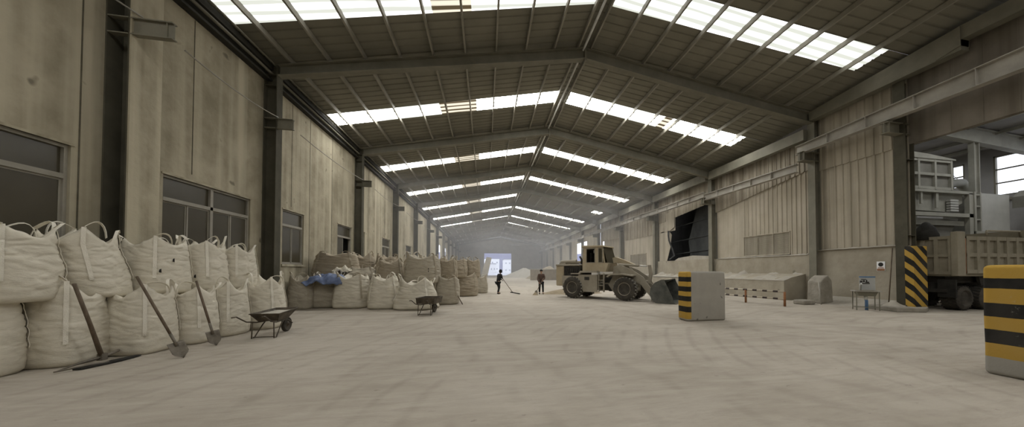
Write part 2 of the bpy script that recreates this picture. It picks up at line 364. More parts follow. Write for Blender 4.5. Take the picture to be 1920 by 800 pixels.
# windows in the left wall
for i, (a, b, c, d, kind) in enumerate(WIN):
    fx0, fx1 = WL-.16, WL-.05
    w_ = bpy.data.objects.new('window_%d' % (i+1), None); C.objects.link(w_); w_.location = (WL, (a+b)/2, c); struct(w_)
    L = Matrix.Translation((-WL, -(a+b)/2, -c))
    fr = MB(); t = .06; zt = d-.28*(d-c)
    fr.box((fx0, a, c), (fx1, a+t, d)); fr.box((fx0, b-t, c), (fx1, b, d)); fr.box((fx0, a+t, c), (fx1, b-t, c+t)); fr.box((fx0, a+t, d-t), (fx1, b-t, d))
    fr.box((fx0, a+t, zt-.05), (fx1+.01, b-t, zt+.05))
    if kind == 'double': fr.box((fx0, (a+b)/2-.05, c+t), (fx1+.01, (a+b)/2+.05, d-t))
    fr.xf(L).build('window_frame', 'alu', w_)
    cols = [(a+t, (a+b)/2-.05), ((a+b)/2+.05, b-t)] if kind == 'double' else [(a+t, b-t)]
    for (p, q) in cols:
        MB().box((fx0+.04, p, zt+.05), (fx0+.05, q, d-t)).xf(L).build('pane', 'glass', w_)
        nn = 1 if kind == 'slim' else 2
        for k in range(nn):
            p2, q2 = p+(q-p)*k/nn, p+(q-p)*(k+1)/nn
            if kind == 'ajar' and k == 1: continue
            off = .02*k
            s = MB(); s.box((fx0+.03+off, p2, c+t), (fx0+.06+off, p2+.04, zt-.05)); s.box((fx0+.03+off, q2-.04, c+t), (fx0+.06+off, q2, zt-.05))
            s.box((fx0+.03+off, p2+.04, c+t), (fx0+.06+off, q2-.04, c+t+.04)); s.box((fx0+.03+off, p2+.04, zt-.09), (fx0+.06+off, q2-.04, zt-.05))
            so = s.xf(L).build('sash', 'alu', w_)
            MB().box((fx0+.04+off, p2+.04, c+t+.04), (fx0+.05+off, q2-.04, zt-.09)).xf(L).build('pane', 'glass', so)
    sl = MB(); sl.box((WL-.16, a-.06, c-.09), (WL+.05, b+.06, c)); sl.box((WL-.04, a-.05, d), (WL+.02, b+.05, d+.05))
    sl.xf(L).build('window_sill', 'concrete', w_)
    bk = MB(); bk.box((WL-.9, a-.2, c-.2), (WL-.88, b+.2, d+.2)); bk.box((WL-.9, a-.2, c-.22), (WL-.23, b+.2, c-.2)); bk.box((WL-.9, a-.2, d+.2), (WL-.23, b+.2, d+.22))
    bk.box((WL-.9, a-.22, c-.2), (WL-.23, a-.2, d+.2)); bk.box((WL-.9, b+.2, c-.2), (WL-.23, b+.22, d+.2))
    bk.xf(L).build('room_behind', 'dark_cladding', w_)  # shallow dark-coloured box standing in for the shade of the room

# end wall with its door opening
mb = MB()
DX0, DX1, DZ = -.35, 8.2, 7.05
for y0, y1 in ((YE, YE+.3),):
    mb.box((WL-.2, y0, 0), (DX0, y1, 9.9)); mb.box((DX1, y0, 0), (WR+.3, y1, 9.8)); mb.box((DX0, y0, DZ), (DX1, y1, 9.9))
    mb.prism([(WL-.2, 9.9), (WR+.3, 9.8), (RIDGE_X, 12.4)], y0, y1, 'y')
struct(mb.build('wall_far', 'concrete_right'))
dm = MB(); dm.box((DX0-.25, YE-.08, 0), (DX0, YE+.0, DZ)); dm.box((DX1, YE-.08, 0), (DX1+.25, YE, DZ)); dm.box((DX0-.25, YE-.08, DZ), (DX1+.25, YE, DZ+.3))
struct(dm.build('door_1', 'steel_light'))
mb = MB(); mb.box((WL-.2, YB-.3, 0), (WR+.3, YB, 9.9)); mb.prism([(WL-.2, 9.9), (WR+.3, 9.9), (RIDGE_X, 12.4)], YB-.3, YB, 'y')
struct(mb.build('wall_rear', 'concrete_right'))

# ---------------------------------------------------------------- roof
ceil = bpy.data.objects.new('ceiling', None); C.objects.link(ceil); ceil.location = (0, 0, 0); struct(ceil)
STR = []                       # translucent strips: (y at the left eave, width)
for i in range(-3, 9): STR.append(({-1: 11.2, -2: 3.2}.get(i, 18.9+8.8*i), 1.3))
STR = [(y, w_) for y, w_ in STR if y > YB+1]
SK = -.032
NO_STRIP_L = set(); NO_STRIP_R = set()
def ribbed(side, y0, y1, mat, xa, xb, name, pitch=.3, dz=0):
    """ribbed sheet between y0 and y1 (at the left eave; skewed with x), ribs running up the slope"""
    xs = [xa+(xb-xa)*k/3 for k in range(4)]; m_ = MB(); nrib = max(1, int(round((y1-y0)/pitch))); vs = []; nx = len(xs)
    prof = []
    p = (y1-y0)/nrib
    for k in range(nrib): prof += [(y0+p*k, 0), (y0+p*(k+.72), 0), (y0+p*(k+.80), .035), (y0+p*(k+.93), .035)]
    prof.append((y1, 0))
    for yy, h in prof:
        for x in xs:
            Yw = yy+SK*(x-XL); vs.append((x, Yw, rz(x, Yw)+h+dz))
    fs = [(i*nx+j, i*nx+j+1, (i+1)*nx+j+1, (i+1)*nx+j) for i in range(len(prof)-1) for j in range(nx-1)]
    n0 = len(vs)
    return m_.add(vs, fs).build(name, mat, ceil)
edges = []
cur = YB-1
for y, w_ in STR: edges.append((cur, y)); cur = y+w_
edges.append((cur, YE+1))
XS_L = (WL-.3, RIDGE_X); XS_R = (RIDGE_X, WR+.6)
for k, (a, b) in enumerate(edges):
    ribbed(-1, a, b, 'roof', *XS_L, 'roof_sheet', .42 if a < 60 else .9)
    ribbed(1, a, b, 'roof', *XS_R, 'roof_sheet', .42 if a < 60 else .9)
for k, (y, w_) in enumerate(STR):
    near = y < 14.6
    mt = 'sky1' if 8 < y < 14 else ('sky3' if y < 8 else 'sky2')
    d = y
    # left side with a stretch of stained sheets
    if d < 70:
        s0, s1 = (-1.95, -.55) if d < 12 else (-2.6, -.55)
        ribbed(-1, y, y+w_, mt, XL-.35, s0, 'skylight'); ribbed(-1, y, y+w_, mt, s1, RIDGE_X-.25, 'skylight')
        o = ribbed(-1, y, y+w_, 'sky_stain', s0, s1, 'skylight'); o['label'] = 'brown stained roof sheet'
    else:
        ribbed(-1, y, y+w_, 'roof', XL-.35, -2.3, 'roof_sheet'); ribbed(-1, y, y+w_, mt, -2.3, RIDGE_X-.25, 'skylight')
    ribbed(-1, y, y+w_, 'roof', WL-.3, XL-.35, 'roof_sheet'); ribbed(-1, y, y+w_, 'roof', RIDGE_X-.25, RIDGE_X, 'roof_sheet'); ribbed(1, y, y+w_, 'roof', RIDGE_X, RIDGE_X+.4, 'roof_sheet')
    xe = 16.9
    if 44 < d < 48: ribbed(1, y, y+w_, 'roof', RIDGE_X+.4, xe-1.3, 'roof_sheet'); ribbed(1, y, y+w_, mt, xe-1.3, xe, 'skylight')
    elif 18 < d < 20:
        ribbed(1, y, y+w_, mt, RIDGE_X+.4, 11.2, 'skylight'); o = ribbed(1, y, y+w_, 'sky_stain', 11.2, 11.7, 'skylight'); o['label'] = 'brown stained roof sheet'; ribbed(1, y, y+w_, mt, 11.7, xe, 'skylight')
    elif d > 80: ribbed(1, y, y+w_, 'roof', RIDGE_X+.4, 13.5, 'roof_sheet'); ribbed(1, y, y+w_, mt, 13.5, xe, 'skylight')
    else: ribbed(1, y, y+w_, mt, RIDGE_X+.4, xe, 'skylight')
    ribbed(1, y, y+w_, 'roof', xe, WR+.6, 'roof_sheet')
YS = [YB, 0, 7, 14, 23, 45, 75, YE]
PX = [-7.6+1.34*i for i in range(9)]+[6.2+1.43*i for i in range(8)]
for x in PX:
    m_ = MB()
    for a, b in zip(YS, YS[1:]): m_.bar((x, a, rz(x, a)-.13), (x, b, rz(x, b)-.13), .07, .2)
    m_.build('purlin', 'purlin', ceil)
for dx in (-.3, .3):
    m_ = MB().bar((RIDGE_X+dx, YB, RIDGE_Z-.18), (RIDGE_X+dx, YE, RIDGE_Z-.18), .07, .2); m_.build('purlin', 'purlin', ceil)
m_ = MB().tube([(RIDGE_X-.06, YB, RIDGE_Z-.32), (RIDGE_X-.06, YE, RIDGE_Z-.32)], .05, 10); o = m_.build('ridge_pipe', 'white_pipe', ceil, True)

# wall-top beams and gutters along both eaves
m_ = MB(); m_.box((WL-.2, YB, 9.1), (WL+.03, YE, 10.0)); m_.box((WL, YB, 9.12), (WL+.2, YE, 9.2)); struct(m_.build('trim_1', 'gutter'))
m_ = MB(); m_.tube([(WL+.19, YB, 9.42), (WL+.19, YE, 9.42)], .05, 10); struct(m_.build('trim_2', 'steel', None, True))
m_ = MB(); m_.box((WL+.03, YB, 9.55), (WL+.22, YE, 9.72)); struct(m_.build('trim_4', 'gutter'))
m_ = MB(); m_.tube([(WL+.3, YB, 9.78), (WL+.3, YE, 9.78)], .035, 10); struct(m_.build('trim_5', 'steel', None, True))

# ---------------------------------------------------------------- portal frames
def beam_I(mb, pts_bot, pts_top, Yc, fw=.3, tf=.03, tw=.02):
    """I-beam in the plane y=Yc between a lower and an upper polyline (same count)"""
    for k in range(len(pts_bot)-1):
        b0, b1, t0, t1 = pts_bot[k], pts_bot[k+1], pts_top[k], pts_top[k+1]
        y0, y1 = (Yc if not callable(Yc) else Yc(b0[0])), (Yc if not callable(Yc) else Yc(b1[0]))
        for (p, q, up) in ((b0, b1, 1), (t0, t1, -1)):
            vs = []
            for (P, yy) in ((p, y0), (q, y1)):
                for sy, dz in ((-1, 0), (1, 0), (1, up), (-1, up)): vs.append((P[0], yy+sy*fw/2, P[1]+dz*tf))
            mb.add(vs, [(0,1,2,3),(7,6,5,4),(0,4,5,1),(1,5,6,2),(2,6,7,3),(3,7,4,0)])
        vs = []
        for (P, Q, yy) in ((b0, t0, y0), (b1, t1, y1)):
            for sy in (-1, 1): vs += [(P[0], yy+sy*tw/2, P[1]), (Q[0], yy+sy*tw/2, Q[1])]
        mb.add(vs, [(0,1,5,4),(2,6,7,3),(0,4,6,2),(1,3,7,5),(0,2,3,1),(4,5,7,6)])
for i, Y in enumerate(FY):
    yr = fyr(i); yl = Y
    fy = lambda x, yl=yl, yr=yr: yl+(yr-yl)*(x-XL)/(XR-XL)
    zr = roofR(yr)
    top = [(XL, roofL(Y)-.28), (-2, rz(-2, Y)-.28), (RIDGE_X-.02, RIDGE_Z-.28)]
    bot = [(XL, 9.33), (-2, 10.46), (RIDGE_X-.02, 11.70)]
    top2 = [(RIDGE_X+.02, RIDGE_Z-.28), (11, rz(11, yr)-.28), (XR, zr-.28)]
    bot2 = [(RIDGE_X+.02, 11.70), (11, rz(11, yr)-.86), (XR, zr-.85 if i else zr-.80)]
    t = thing('roof_beam', 'grey steel roof frame spanning the hall, %s from the camera' % ORD[i], 'roof beam', (RIDGE_X, fy(RIDGE_X), 11.7), 0, 'steel roof frames')
    L = Matrix.Translation((-RIDGE_X, -fy(RIDGE_X), -11.7))
    m_ = MB(); beam_I(m_, bot, top, fy, .32, .03); m_.xf(L).build('rafter', 'steel', t)
    m_ = MB(); beam_I(m_, bot2, top2, fy, .32, .03); m_.xf(L).build('rafter', 'steel', t)
    m_ = MB(); ya = fy(RIDGE_X); m_.box((RIDGE_X-.035, ya-.2, 11.55), (RIDGE_X+.035, ya+.2, RIDGE_Z-.2)); m_.xf(L).build('apex_plate', 'steel', t)

# columns
def column(name, label, x, xw, Y, ztop, fw, mat, group, stiff=()):
    """I-column: flange at x facing the aisle, web running back to the wall at xw"""
    s = 1 if xw > x else -1
    t = thing(name, label, 'column', (x, Y, 0), 0, group); m_ = MB()
    m_.box((min(0, s*.03), -fw/2, 0), (max(0, s*.03), fw/2, ztop)); d = abs(xw-x)-.002
    m_.box((min(s*.03, s*(d-.03)), -.015, 0), (max(s*.03, s*(d-.03)), .015, ztop))
    m_.box((min(s*(d-.03), s*d), -fw/2, 0), (max(s*(d-.03), s*d), fw/2, ztop))
    m_.build('shaft', mat, t)
    for z in stiff:
        MB().box((min(s*.03, s*(d-.03)), -fw/2, z-.01), (max(s*.03, s*(d-.03)), fw/2, z+.01)).build('stiffener', mat, t)
    return t
def bracket(t, dirx, z0, z1, reach, fw, mat, back=.45):
    """crane-rail bracket (a stub of H-beam) sticking out from the column"""
    m_ = MB(); a, b = (-back*.95*-dirx if False else 0), reach*dirx
    x0, x1 = min(0, b), max(0, b)
    m_.box((x0, -fw/2, z1-.025), (x1, fw/2, z1)); m_.box((x0, -fw/2, z0), (x1, fw/2, z0+.025)); m_.box((x0, -.012, z0+.025), (x1, .012, z1-.025))
    e = b-dirx*.12; m_.box((e-.01, -fw/2+.02, z0+.025), (e+.01, fw/2-.02, z1-.025))
    # the same plates carried back through the column to its outer flange
    y0, y1 = sorted((-dirx*.03, -dirx*(back-.04))); m_.box((y0, -fw/2, z1-.025), (y1, fw/2, z1)); m_.box((y0, -fw/2, z0), (y1, fw/2, z0+.025))
    return m_.build('bracket', mat, t)
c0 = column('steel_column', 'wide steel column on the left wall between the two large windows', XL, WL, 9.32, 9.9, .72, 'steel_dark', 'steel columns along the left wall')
MB().box((.0, -.36, 0), (.035, .36, 9.9)).build('facing', 'concrete', c0)['label'] = 'dusty concrete facing'
b_ = bracket(c0, 1, 7.1, 7.5, .8, .14, 'steel'); b_.location = (0, -.30, 0)
for i, Y in enumerate(FY):
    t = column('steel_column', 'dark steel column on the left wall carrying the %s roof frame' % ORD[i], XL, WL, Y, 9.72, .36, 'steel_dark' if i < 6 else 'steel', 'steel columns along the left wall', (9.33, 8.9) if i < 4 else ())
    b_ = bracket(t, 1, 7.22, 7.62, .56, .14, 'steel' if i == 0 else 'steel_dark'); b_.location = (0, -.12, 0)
    t = column('steel_column', 'grey steel column on the right wall carrying the %s roof frame' % ORD[i], XR, WR, fyr(i), roofR(fyr(i))-.31, .40, 'steel', 'steel columns along the right wall', (8.9,) if i < 4 else ())
    bz = 7.72 if i == 0 else 7.0
    bracket(t, -1, bz, bz+.5, .78, .4, 'steel')
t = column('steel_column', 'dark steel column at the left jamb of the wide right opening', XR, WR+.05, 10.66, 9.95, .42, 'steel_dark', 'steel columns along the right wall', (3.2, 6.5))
bracket(t, -1, 7.62, 8.1, .85, .3, 'steel')

# right-hand eave beam: deep box girder, deeper still over the wide opening
def ruled_beam(mb, y0, y1, x0, x1, zb, zt):
    vs = []
    for y, b, t_ in ((y0, zb[0], zt[0]), (y1, zb[1], zt[1])):
        vs += [(x0, y, b), (x1, y, b), (x1, y, t_), (x0, y, t_)]
    mb.add(vs, [(0,1,2,3),(7,6,5,4),(0,4,5,1),(1,5,6,2),(2,6,7,3),(3,7,4,0)])
eb = [(YB, 8.62, 10.4, 11.1, 'deep beam above the wide opening'), (8.62, 14.42, 10.0, 10.65, '')]
for k, (y0, y1, zb, zt, _) in enumerate(eb):
    m_ = MB(); ruled_beam(m_, y0, y1, 17.55, 17.95, (zb, zb if k == 0 else 9.95), (roofR(y0)-.25, roofR(y1)-.25))
    if k == 1: ruled_beam(m_, 8.62, 9.3, 17.5, 18.0, (10.15, 10.0), (10.9, 10.8))
    o = m_.build('eave_beam', 'steel', None); tag(o, ['deep steel eave beam over the wide opening, nearest the camera', 'steel eave beam between the wide opening and the first roof frame'][k], 'beam', 'eave beams along the right wall')
for i in range(10):
    y0, y1 = fyr(i)+.21, fyr(i+1)-.21
    m_ = MB(); ruled_beam(m_, y0, y1, 17.55, 17.9, (9.02 if i == 0 else 8.95, 8.95), (9.62 if i == 0 else 9.6, 9.58))
    tag(m_.build('eave_beam', 'steel', None), 'steel eave beam on the right wall running back from the %s roof frame' % ORD[i], 'beam', 'eave beams along the right wall')
# crane girders on the right-hand brackets
def girder(p, q, h0, h1, label):
    p, q = Vector(p), Vector(q); m_ = MB()
    d = (q-p).normalized(); L_ = (q-p).length
    for k, (hh) in enumerate((0, 1)):
        a, b = (p, q) if k == 0 else (p+Vector((0, 0, h0)), q+Vector((0, 0, h1)))
        m_.bar(a, b, .32, .03)
    vs = []
    for c, h in ((p, h0), (q, h1)):
        for sx in (-.01, .01): vs += [c+Vector((sx, 0, 0)), c+Vector((sx, 0, h))]
    m_.add(vs, [(0,1,5,4),(2,6,7,3),(0,4,6,2),(1,3,7,5),(0,2,3,1),(4,5,7,6)])
    n = int(L_/1.5)
    for k in range(1, n):
        c = p.lerp(q, k/n); h = h0+(h1-h0)*k/n; m_.box((c.x-.15, c.y-.008, c.z+.015), (c.x+.15, c.y+.008, c.z+h-.015))
    m_.bar(p+Vector((0, 0, h0+.04)), q+Vector((0, 0, h1+.04)), .07, .05)
    tag(m_.build('crane_girder', 'steel_light', None), label, 'girder', 'crane girders along the right wall')
girder((17.3, 14.9, 8.20), (17.3, 3.0, 8.34), .45, .78, 'pale crane girder above the wide right opening, nearest the camera')
girder((17.3, 22.7, 7.3), (17.3, 14.95, 7.25), .44, .42, 'crane girder above the louvred opening on the right wall')
for i in range(1, 10):
    girder((17.3, fyr(i+1), 7.52), (17.3, fyr(i)+.05, 7.52), .42, .42, 'crane girder on the right wall running back from the %s roof frame' % ORD[i])
# sagging cables between the left-hand brackets
ys = [3.0, 9.32]+FY[:6]
for k in range(len(ys)-1):
    a = Vector((-7.3, ys[k]+.1, 7.12)); b = Vector((-7.95, ys[k+1]-.15, 7.66)); pts = []
    for j in range(9):
        p = a.lerp(b, j/8); p.z -= .12*4*(j/8)*(1-j/8); pts.append(p)
    nm = ['left photo edge and wide column', 'wide column and first roof frame', 'first and second roof frames', 'second and third roof frames', 'third and fourth roof frames', 'fourth and fifth roof frames', 'fifth and sixth roof frames'][k]
    tag(MB().tube(pts, .017, 6).build('steel_cable', 'steel_light', None, True), 'thin cable on left wall between '+nm, 'cable', 'cables on the left wall')

# ---------------------------------------------------------------- right wall
wr = bpy.data.objects.new('wall_right', None); C.objects.link(wr); wr.location = (0, 0, 0); struct(wr)
def rib_panel(y0, y1, z0, z1, x=WR, mat='cladding', pitch=.33, name='cladding_panel', depth=.04, z0b=None, z1b=None, parent=wr, thick=.04):
    """vertical ribbed sheet on plane x; z0b/z1b: heights at y1 when they differ"""
    n = max(1, int(round((y1-y0)/pitch))); p = (y1-y0)/n; prof = []
    for k in range(n): prof += [(y0+p*k, 0), (y0+p*(k+.62), 0), (y0+p*(k+.70), depth), (y0+p*(k+.90), depth)]
    prof.append((y1, 0)); vs = []; fs = []
    for (y, h) in prof:
        t = (y-y0)/(y1-y0); a = z0+((z0b if z0b is not None else z0)-z0)*t; b = z1+((z1b if z1b is not None else z1)-z1)*t
        vs += [(x-h, y, a), (x-h, y, b), (x-h+thick, y, b), (x-h+thick, y, a)]
    for i in range(len(prof)-1):
        for k in range(4): fs.append((i*4+k, i*4+(k+1) % 4, (i+1)*4+(k+1) % 4, (i+1)*4+k))
    fs += [(3, 2, 1, 0), tuple((len(prof)-1)*4+k for k in range(4))]
    return MB().add(vs, fs).build(name, mat, parent)
def flat(y0, y1, z0, z1, x0, x1, mat, name='wall_panel'): return MB().box((x0, y0, z0), (x1, y1, z1)).build(name, mat, wr)
# bay by the sink
rib_panel(10.9, 14.4, 2.78, 7.25, mat='cladding', pitch=.36); rib_panel(10.9, 14.4, 7.2, 10.1, x=WR-.06, mat='cladding', pitch=.36)
flat(10.6, 14.5, 0, 2.78, WR-.12, WR+.12, 'concrete_right', 'base_wall')
flat(10.6, 10.9, 2.7, 10.1, WR-.02, WR+.1, 'cladding')
m_ = MB(); m_.box((WR-.2, 10.9, 2.76), (WR, 14.4, 2.80)); m_.build('dust_ledge', 'dust', wr)
# concrete band over the wide opening
m_ = MB(); m_.box((WR, YB, 7.22), (WR+.25, 10.6, 10.9))
for y in (9.3, 8.45, 7.6, 6.4, 5.2): m_.box((WR-.012, y-.02, 7.22), (WR, y+.02, 10.9))
m_.build('lintel', 'lintel', wr)
flat(YB, -2, 0, 7.22, WR, WR+.25, 'concrete_right')
# louvre bay
LV = (16.2, 19.8, 2.66, 4.08)
rib_panel(15.0, 16.2, 2.56, 7.7, pitch=.33); rib_panel(16.2, 19.8, 4.08, 7.5, pitch=.33); rib_panel(19.8, 22.5, 2.56, 7.2, pitch=.9, depth=.02)
rib_panel(15.0, 22.6, 7.45, 9.7, x=WR-.07, mat='skirt', pitch=.3, z0b=6.3)
flat(14.5, 22.7, 0, 2.58, WR-.15, WR+.25, 'concrete_right', 'base_wall')
m_ = MB(); m_.prism([(WR-.14, 0), (WR-1.65, 0), (WR-1.65, 1.10), (WR-1.0, 1.30), (WR-.14, 1.48)], 15.2, 22.3, 'y'); m_.build('dust_ledge', 'concrete_right', wr)
# bay with the torn opening
flat(22.7, 31.3, 0, 2.62, WR-.15, WR+.25, 'concrete_right', 'base_wall')
m_ = MB(); m_.prism([(WR-.14, 0), (WR-.9, 0), (WR-.9, .95), (WR-.5, 1.2), (WR-.14, 1.35)], 23.3, 31.2, 'y'); m_.build('dust_ledge', 'concrete_right', wr)
m_ = MB(); m_.prism([(23.2, 2.60), (28.3, 2.60), (27.6, 2.85), (25.5, 3.0), (23.2, 2.85)], WR-.13, WR+.3, 'x'); m_.build('dust_heap', 'dust', wr)
rib_panel(23.0, 31.2, 7.3, 9.7, x=WR-.03, mat='skirt', pitch=.55, z0b=6.6)
rib_panel(28.3, 31.2, 5.6, 7.3, pitch=.9, depth=.02, x=WR)
m_ = MB(); m_.prism([(31.2, 2.6), (29.8, 2.6), (29.2, 3.9), (28.9, 5.2), (29.4, 5.7), (31.2, 5.7)], WR+.0, WR+.04, 'x'); m_.build('torn_sheet', 'cladding', wr)
m_ = MB()   # bent curling edge of the torn sheet
pts = [(WR-.05, 29.4, 5.75), (WR-.3, 29.0, 5.2), (WR-.35, 28.8, 4.6), (WR-.2, 28.5, 3.8), (WR-.3, 28.0, 3.1), (WR-.45, 28.6, 2.75)]
m_.ribbon(pts, (0, 1, .1), .28, .02); m_.build('curled_sheet', 'tear', wr)
m_ = MB(); m_.prism([(28.3, 5.9), (29.6, 5.5), (29.9, 7.5), (28.4, 7.5)], WR-.1, WR-.07, 'x'); m_.build('loose_sheet', 'cladding', wr)
# dark room behind the torn opening
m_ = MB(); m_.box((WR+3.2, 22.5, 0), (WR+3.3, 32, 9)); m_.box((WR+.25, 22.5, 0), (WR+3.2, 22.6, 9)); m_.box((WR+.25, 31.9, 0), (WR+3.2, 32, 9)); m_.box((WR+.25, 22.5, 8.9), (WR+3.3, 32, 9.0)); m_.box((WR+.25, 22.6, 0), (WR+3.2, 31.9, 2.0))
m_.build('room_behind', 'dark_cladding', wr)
m_ = MB()
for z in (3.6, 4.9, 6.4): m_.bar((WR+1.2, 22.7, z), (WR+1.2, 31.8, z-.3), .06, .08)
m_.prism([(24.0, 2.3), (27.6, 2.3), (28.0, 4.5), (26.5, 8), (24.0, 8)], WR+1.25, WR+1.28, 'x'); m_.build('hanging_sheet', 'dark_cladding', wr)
# bay with the small louvre
rib_panel(31.7, 39.9, 3.66, 6.0, pitch=1.0, depth=.02); rib_panel(31.7, 39.9, 5.6, 8.9, x=WR-.05, mat='skirt', pitch=.4)
rib_panel(31.7, 34.0, 1.95, 3.66, pitch=1.0, depth=.02); rib_panel(38.1, 39.9, 1.95, 3.66, pitch=1.0, depth=.02); rib_panel(34.0, 38.1, 1.9, 2.25, pitch=1.0, depth=.02)
flat(31.3, 40.2, 0, 1.98, WR-.1, WR+.25, 'concrete_right', 'base_wall'); flat(31.5, 40, 8.9, 9.9, WR, WR+.1, 'skirt')
m_ = MB(); m_.box((WR-.4, 31.5, 1.0), (WR, 40, 1.15)); m_.build('dust_ledge', 'dust', wr)
# farther bays
flat(40.2, 48.6, 0, 1.6, WR-.1, WR+.25, 'concrete_right', 'base_wall'); rib_panel(40.4, 48.6, 1.6, 6.5, x=WR+.5, mat='cladding', pitch=.6); rib_panel(40.4, 48.6, 6.2, 9.9, mat='skirt', pitch=.4)
rib_panel(49.2, 56.0, 0, 9.9, mat='cladding', pitch=.8); rib_panel(56, 62.5, 7.0, 9.9, mat='cladding', pitch=.8)
rib_panel(62.5, YE, 1.5, 9.9, mat='cladding', pitch=1.6); flat(62.5, YE, 0, 1.5, WR-.1, WR+.25, 'concrete_right', 'base_wall'); flat(48.6, 56, 0, 1.3, WR-.1, WR, 'concrete_right', 'base_wall')
for a_, b_ in ((31.2, 31.75), (39.8, 40.5), (48.5, 49.3)): flat(a_, b_, 0, 9.9, WR+.12, WR+.22, 'cladding')
def ridge(name, x0, x1, y0, y1, z, h, seed):
    vs = []; fs = []; n = int((y1-y0)/.12); k_ = 6
    for i in range(n+1):
        y = y0+(y1-y0)*i/n
        for j in range(k_+1):
            t = j/k_; hh = h*(.45+.9*abs(noise.noise(Vector((y*1.1, t*1.5, seed))))+.25*noise.noise(Vector((y*4, t*4, seed))))*(t*.9+.12)*min(1, t*5)
            vs.append((x0+(x1-x0)*t+.04*noise.noise(Vector((y*2, seed, 0))), y, z+hh-.01))
    for i in range(n):
        for j in range(k_): a = i*(k_+1)+j; fs.append((a, a+1, a+k_+2, a+k_+1))
    o = MB().add(vs, fs).build(name, 'dust', wr, True); o['kind'] = 'stuff'; return o
ridge('dust_deposit', WR-1.67, WR-.14, 15.2, 22.3, 1.11, .52, 1)
ridge('dust_deposit', WR-.9, WR-.14, 23.3, 31.2, 1.05, .42, 2)
ridge('dust_deposit', WR-.2, WR+.0, 15.1, 22.4, 2.58, .12, 3)
ridge('dust_deposit', WR-.24, WR-.0, 10.95, 14.3, 2.79, .10, 4)
ridge('dust_deposit', WR-.45, WR-.02, 31.8, 39.8, 1.15, .2, 5)
# louvred windows
def louvre(n, y0, y1, z0, z1, bays, slats):
    w_ = bpy.data.objects.new('window_%d' % n, None); C.objects.link(w_); w_.location = (WR, (y0+y1)/2, z0); struct(w_); L = Matrix.Translation((-WR, -(y0+y1)/2, -z0))
    m_ = MB(); t = .05
    for (a, b, c, d) in ((y0, y0+t, z0, z1), (y1-t, y1, z0, z1), (y0, y1, z0, z0+t), (y0, y1, z1-t, z1)): m_.box((WR-.06, a, c), (WR+.1, b, d))
    for k in range(1, bays): y = y0+(y1-y0)*k/bays; m_.box((WR-.05, y-.02, z0), (WR+.08, y+.02, z1))
    m_.xf(L).build('window_frame', 'cladding', w_)
    m_ = MB()
    for k in range(slats):
        z = z0+t+(z1-z0-2*t)*(k+.5)/slats; m_.bar((WR+.01, y0+t, z), (WR+.01, y1-t, z), .010, (z1-z0)/slats*1.15, up=(.9, 0, 1))
    m_.xf(L).build('slats', 'cladding', w_)
    MB().box((WR+.12, y0, z0), (WR+.14, y1, z1)).xf(L).build('backing', 'dark_cladding', w_)  # dark sheet added so the gaps between slats look shaded
louvre(8, *LV, 3, 17)
louvre(9, 34.0, 38.1, 2.25, 3.66, 4, 9)

# ---------------------------------------------------------------- annex beyond the wide opening
AX, AY0, AY1 = 33.0, -12.0, 32.0
AW = [(16.2, 16.9, 7.5, 9.15, [], [8.3]), (8.6, 14.9, 6.55, 9.2, [10.2, 11.8, 13.3], [7.4, 8.3])]
m_ = MB(); wall_cells(m_, AX, AX+.3, [AY0, AY1], [0, 10], [a[:4] for a in AW])
struct(m_.build('wall_annex_side', 'annex'))
m_ = MB(); m_.box((WR+3.4, AY1, 0), (AX+.3, AY1+.3, 10.6)); struct(m_.build('wall_annex_far', 'annex'))
m_ = MB(); m_.box((WR+.3, AY0-.3, 0), (AX+.3, AY0, 10.6)); struct(m_.build('wall_annex_rear', 'annex'))
m_ = MB(); m_.prism([(WR+.26, 10.5), (AX+.3, 9.75), (AX+.3, 9.85), (WR+.26, 10.6)], AY0, AY1, 'y')
ca = struct(m_.build('ceiling_annex', 'annex'))
for n_, (y0, y1, z0, z1, vy, hz) in enumerate(AW):
    w_ = bpy.data.objects.new('window_%d' % (10+n_), None); C.objects.link(w_); w_.location = (AX, (y0+y1)/2, z0); struct(w_); L = Matrix.Translation((-AX, -(y0+y1)/2, -z0)); m_ = MB()
    for y in vy: m_.box((AX+.05, y-.04, z0), (AX+.15, y+.04, z1))
    for z in hz: m_.box((AX+.04, y0, z-.04), (AX+.16, y1, z+.04))
    m_.box((AX, y0, z0), (AX+.2, y1, z0+.08)); m_.box((AX, y0, z1-.08), (AX+.2, y1, z1)); m_.box((AX, y0, z0), (AX+.2, y0+.08, z1)); m_.box((AX, y1-.08, z0), (AX+.2, y1, z1))
    if n_ == 0: m_.bar((AX+.1, y1, z1-.5), (AX+.1, y0, z0+.1), .02, .03)
    m_.xf(L).build('window_frame', 'steel', w_)
for k, y in enumerate((6.0, 13.3, 20.5, 27.5)):
    m_ = MB(); beam_I(m_, [(WR+.35, 9.55), (24, 9.35), (AX, 8.75)], [(WR+.35, 10.4), (24, 10.12), (AX, 9.68)], y, .36)
    tag(m_.build('annex_roof_beam', 'hopper', None), 'pale steel roof beam in the annex, %s from the camera' % ORD[k], 'roof beam', 'annex roof beams')
for k, x in enumerate((20.5, 22.8, 25.1, 27.4, 29.7, 31.8)):
    z = 10.5-.75*(x-WR-.26)/(AX-WR)-.12
    MB().box((x-.04, AY0, z-.1), (x+.04, AY1, z+.1)).build('purlin', 'hopper', ca)
for y in (-6, 1.5, 9.5, 17.5, 25):  # unseen glowing strips added under the annex roof to brighten it
    vs = []; m_ = MB()
    for x in (20.0, 31.5):
        z = 10.5-.75*(x-WR-.26)/(AX-WR); vs += [(x, y, z-.02), (x, y+1.3, z-.02)]
    m_.add(vs, [(0, 1, 3, 2)]).build('skylight', 'annex_glow', ca)
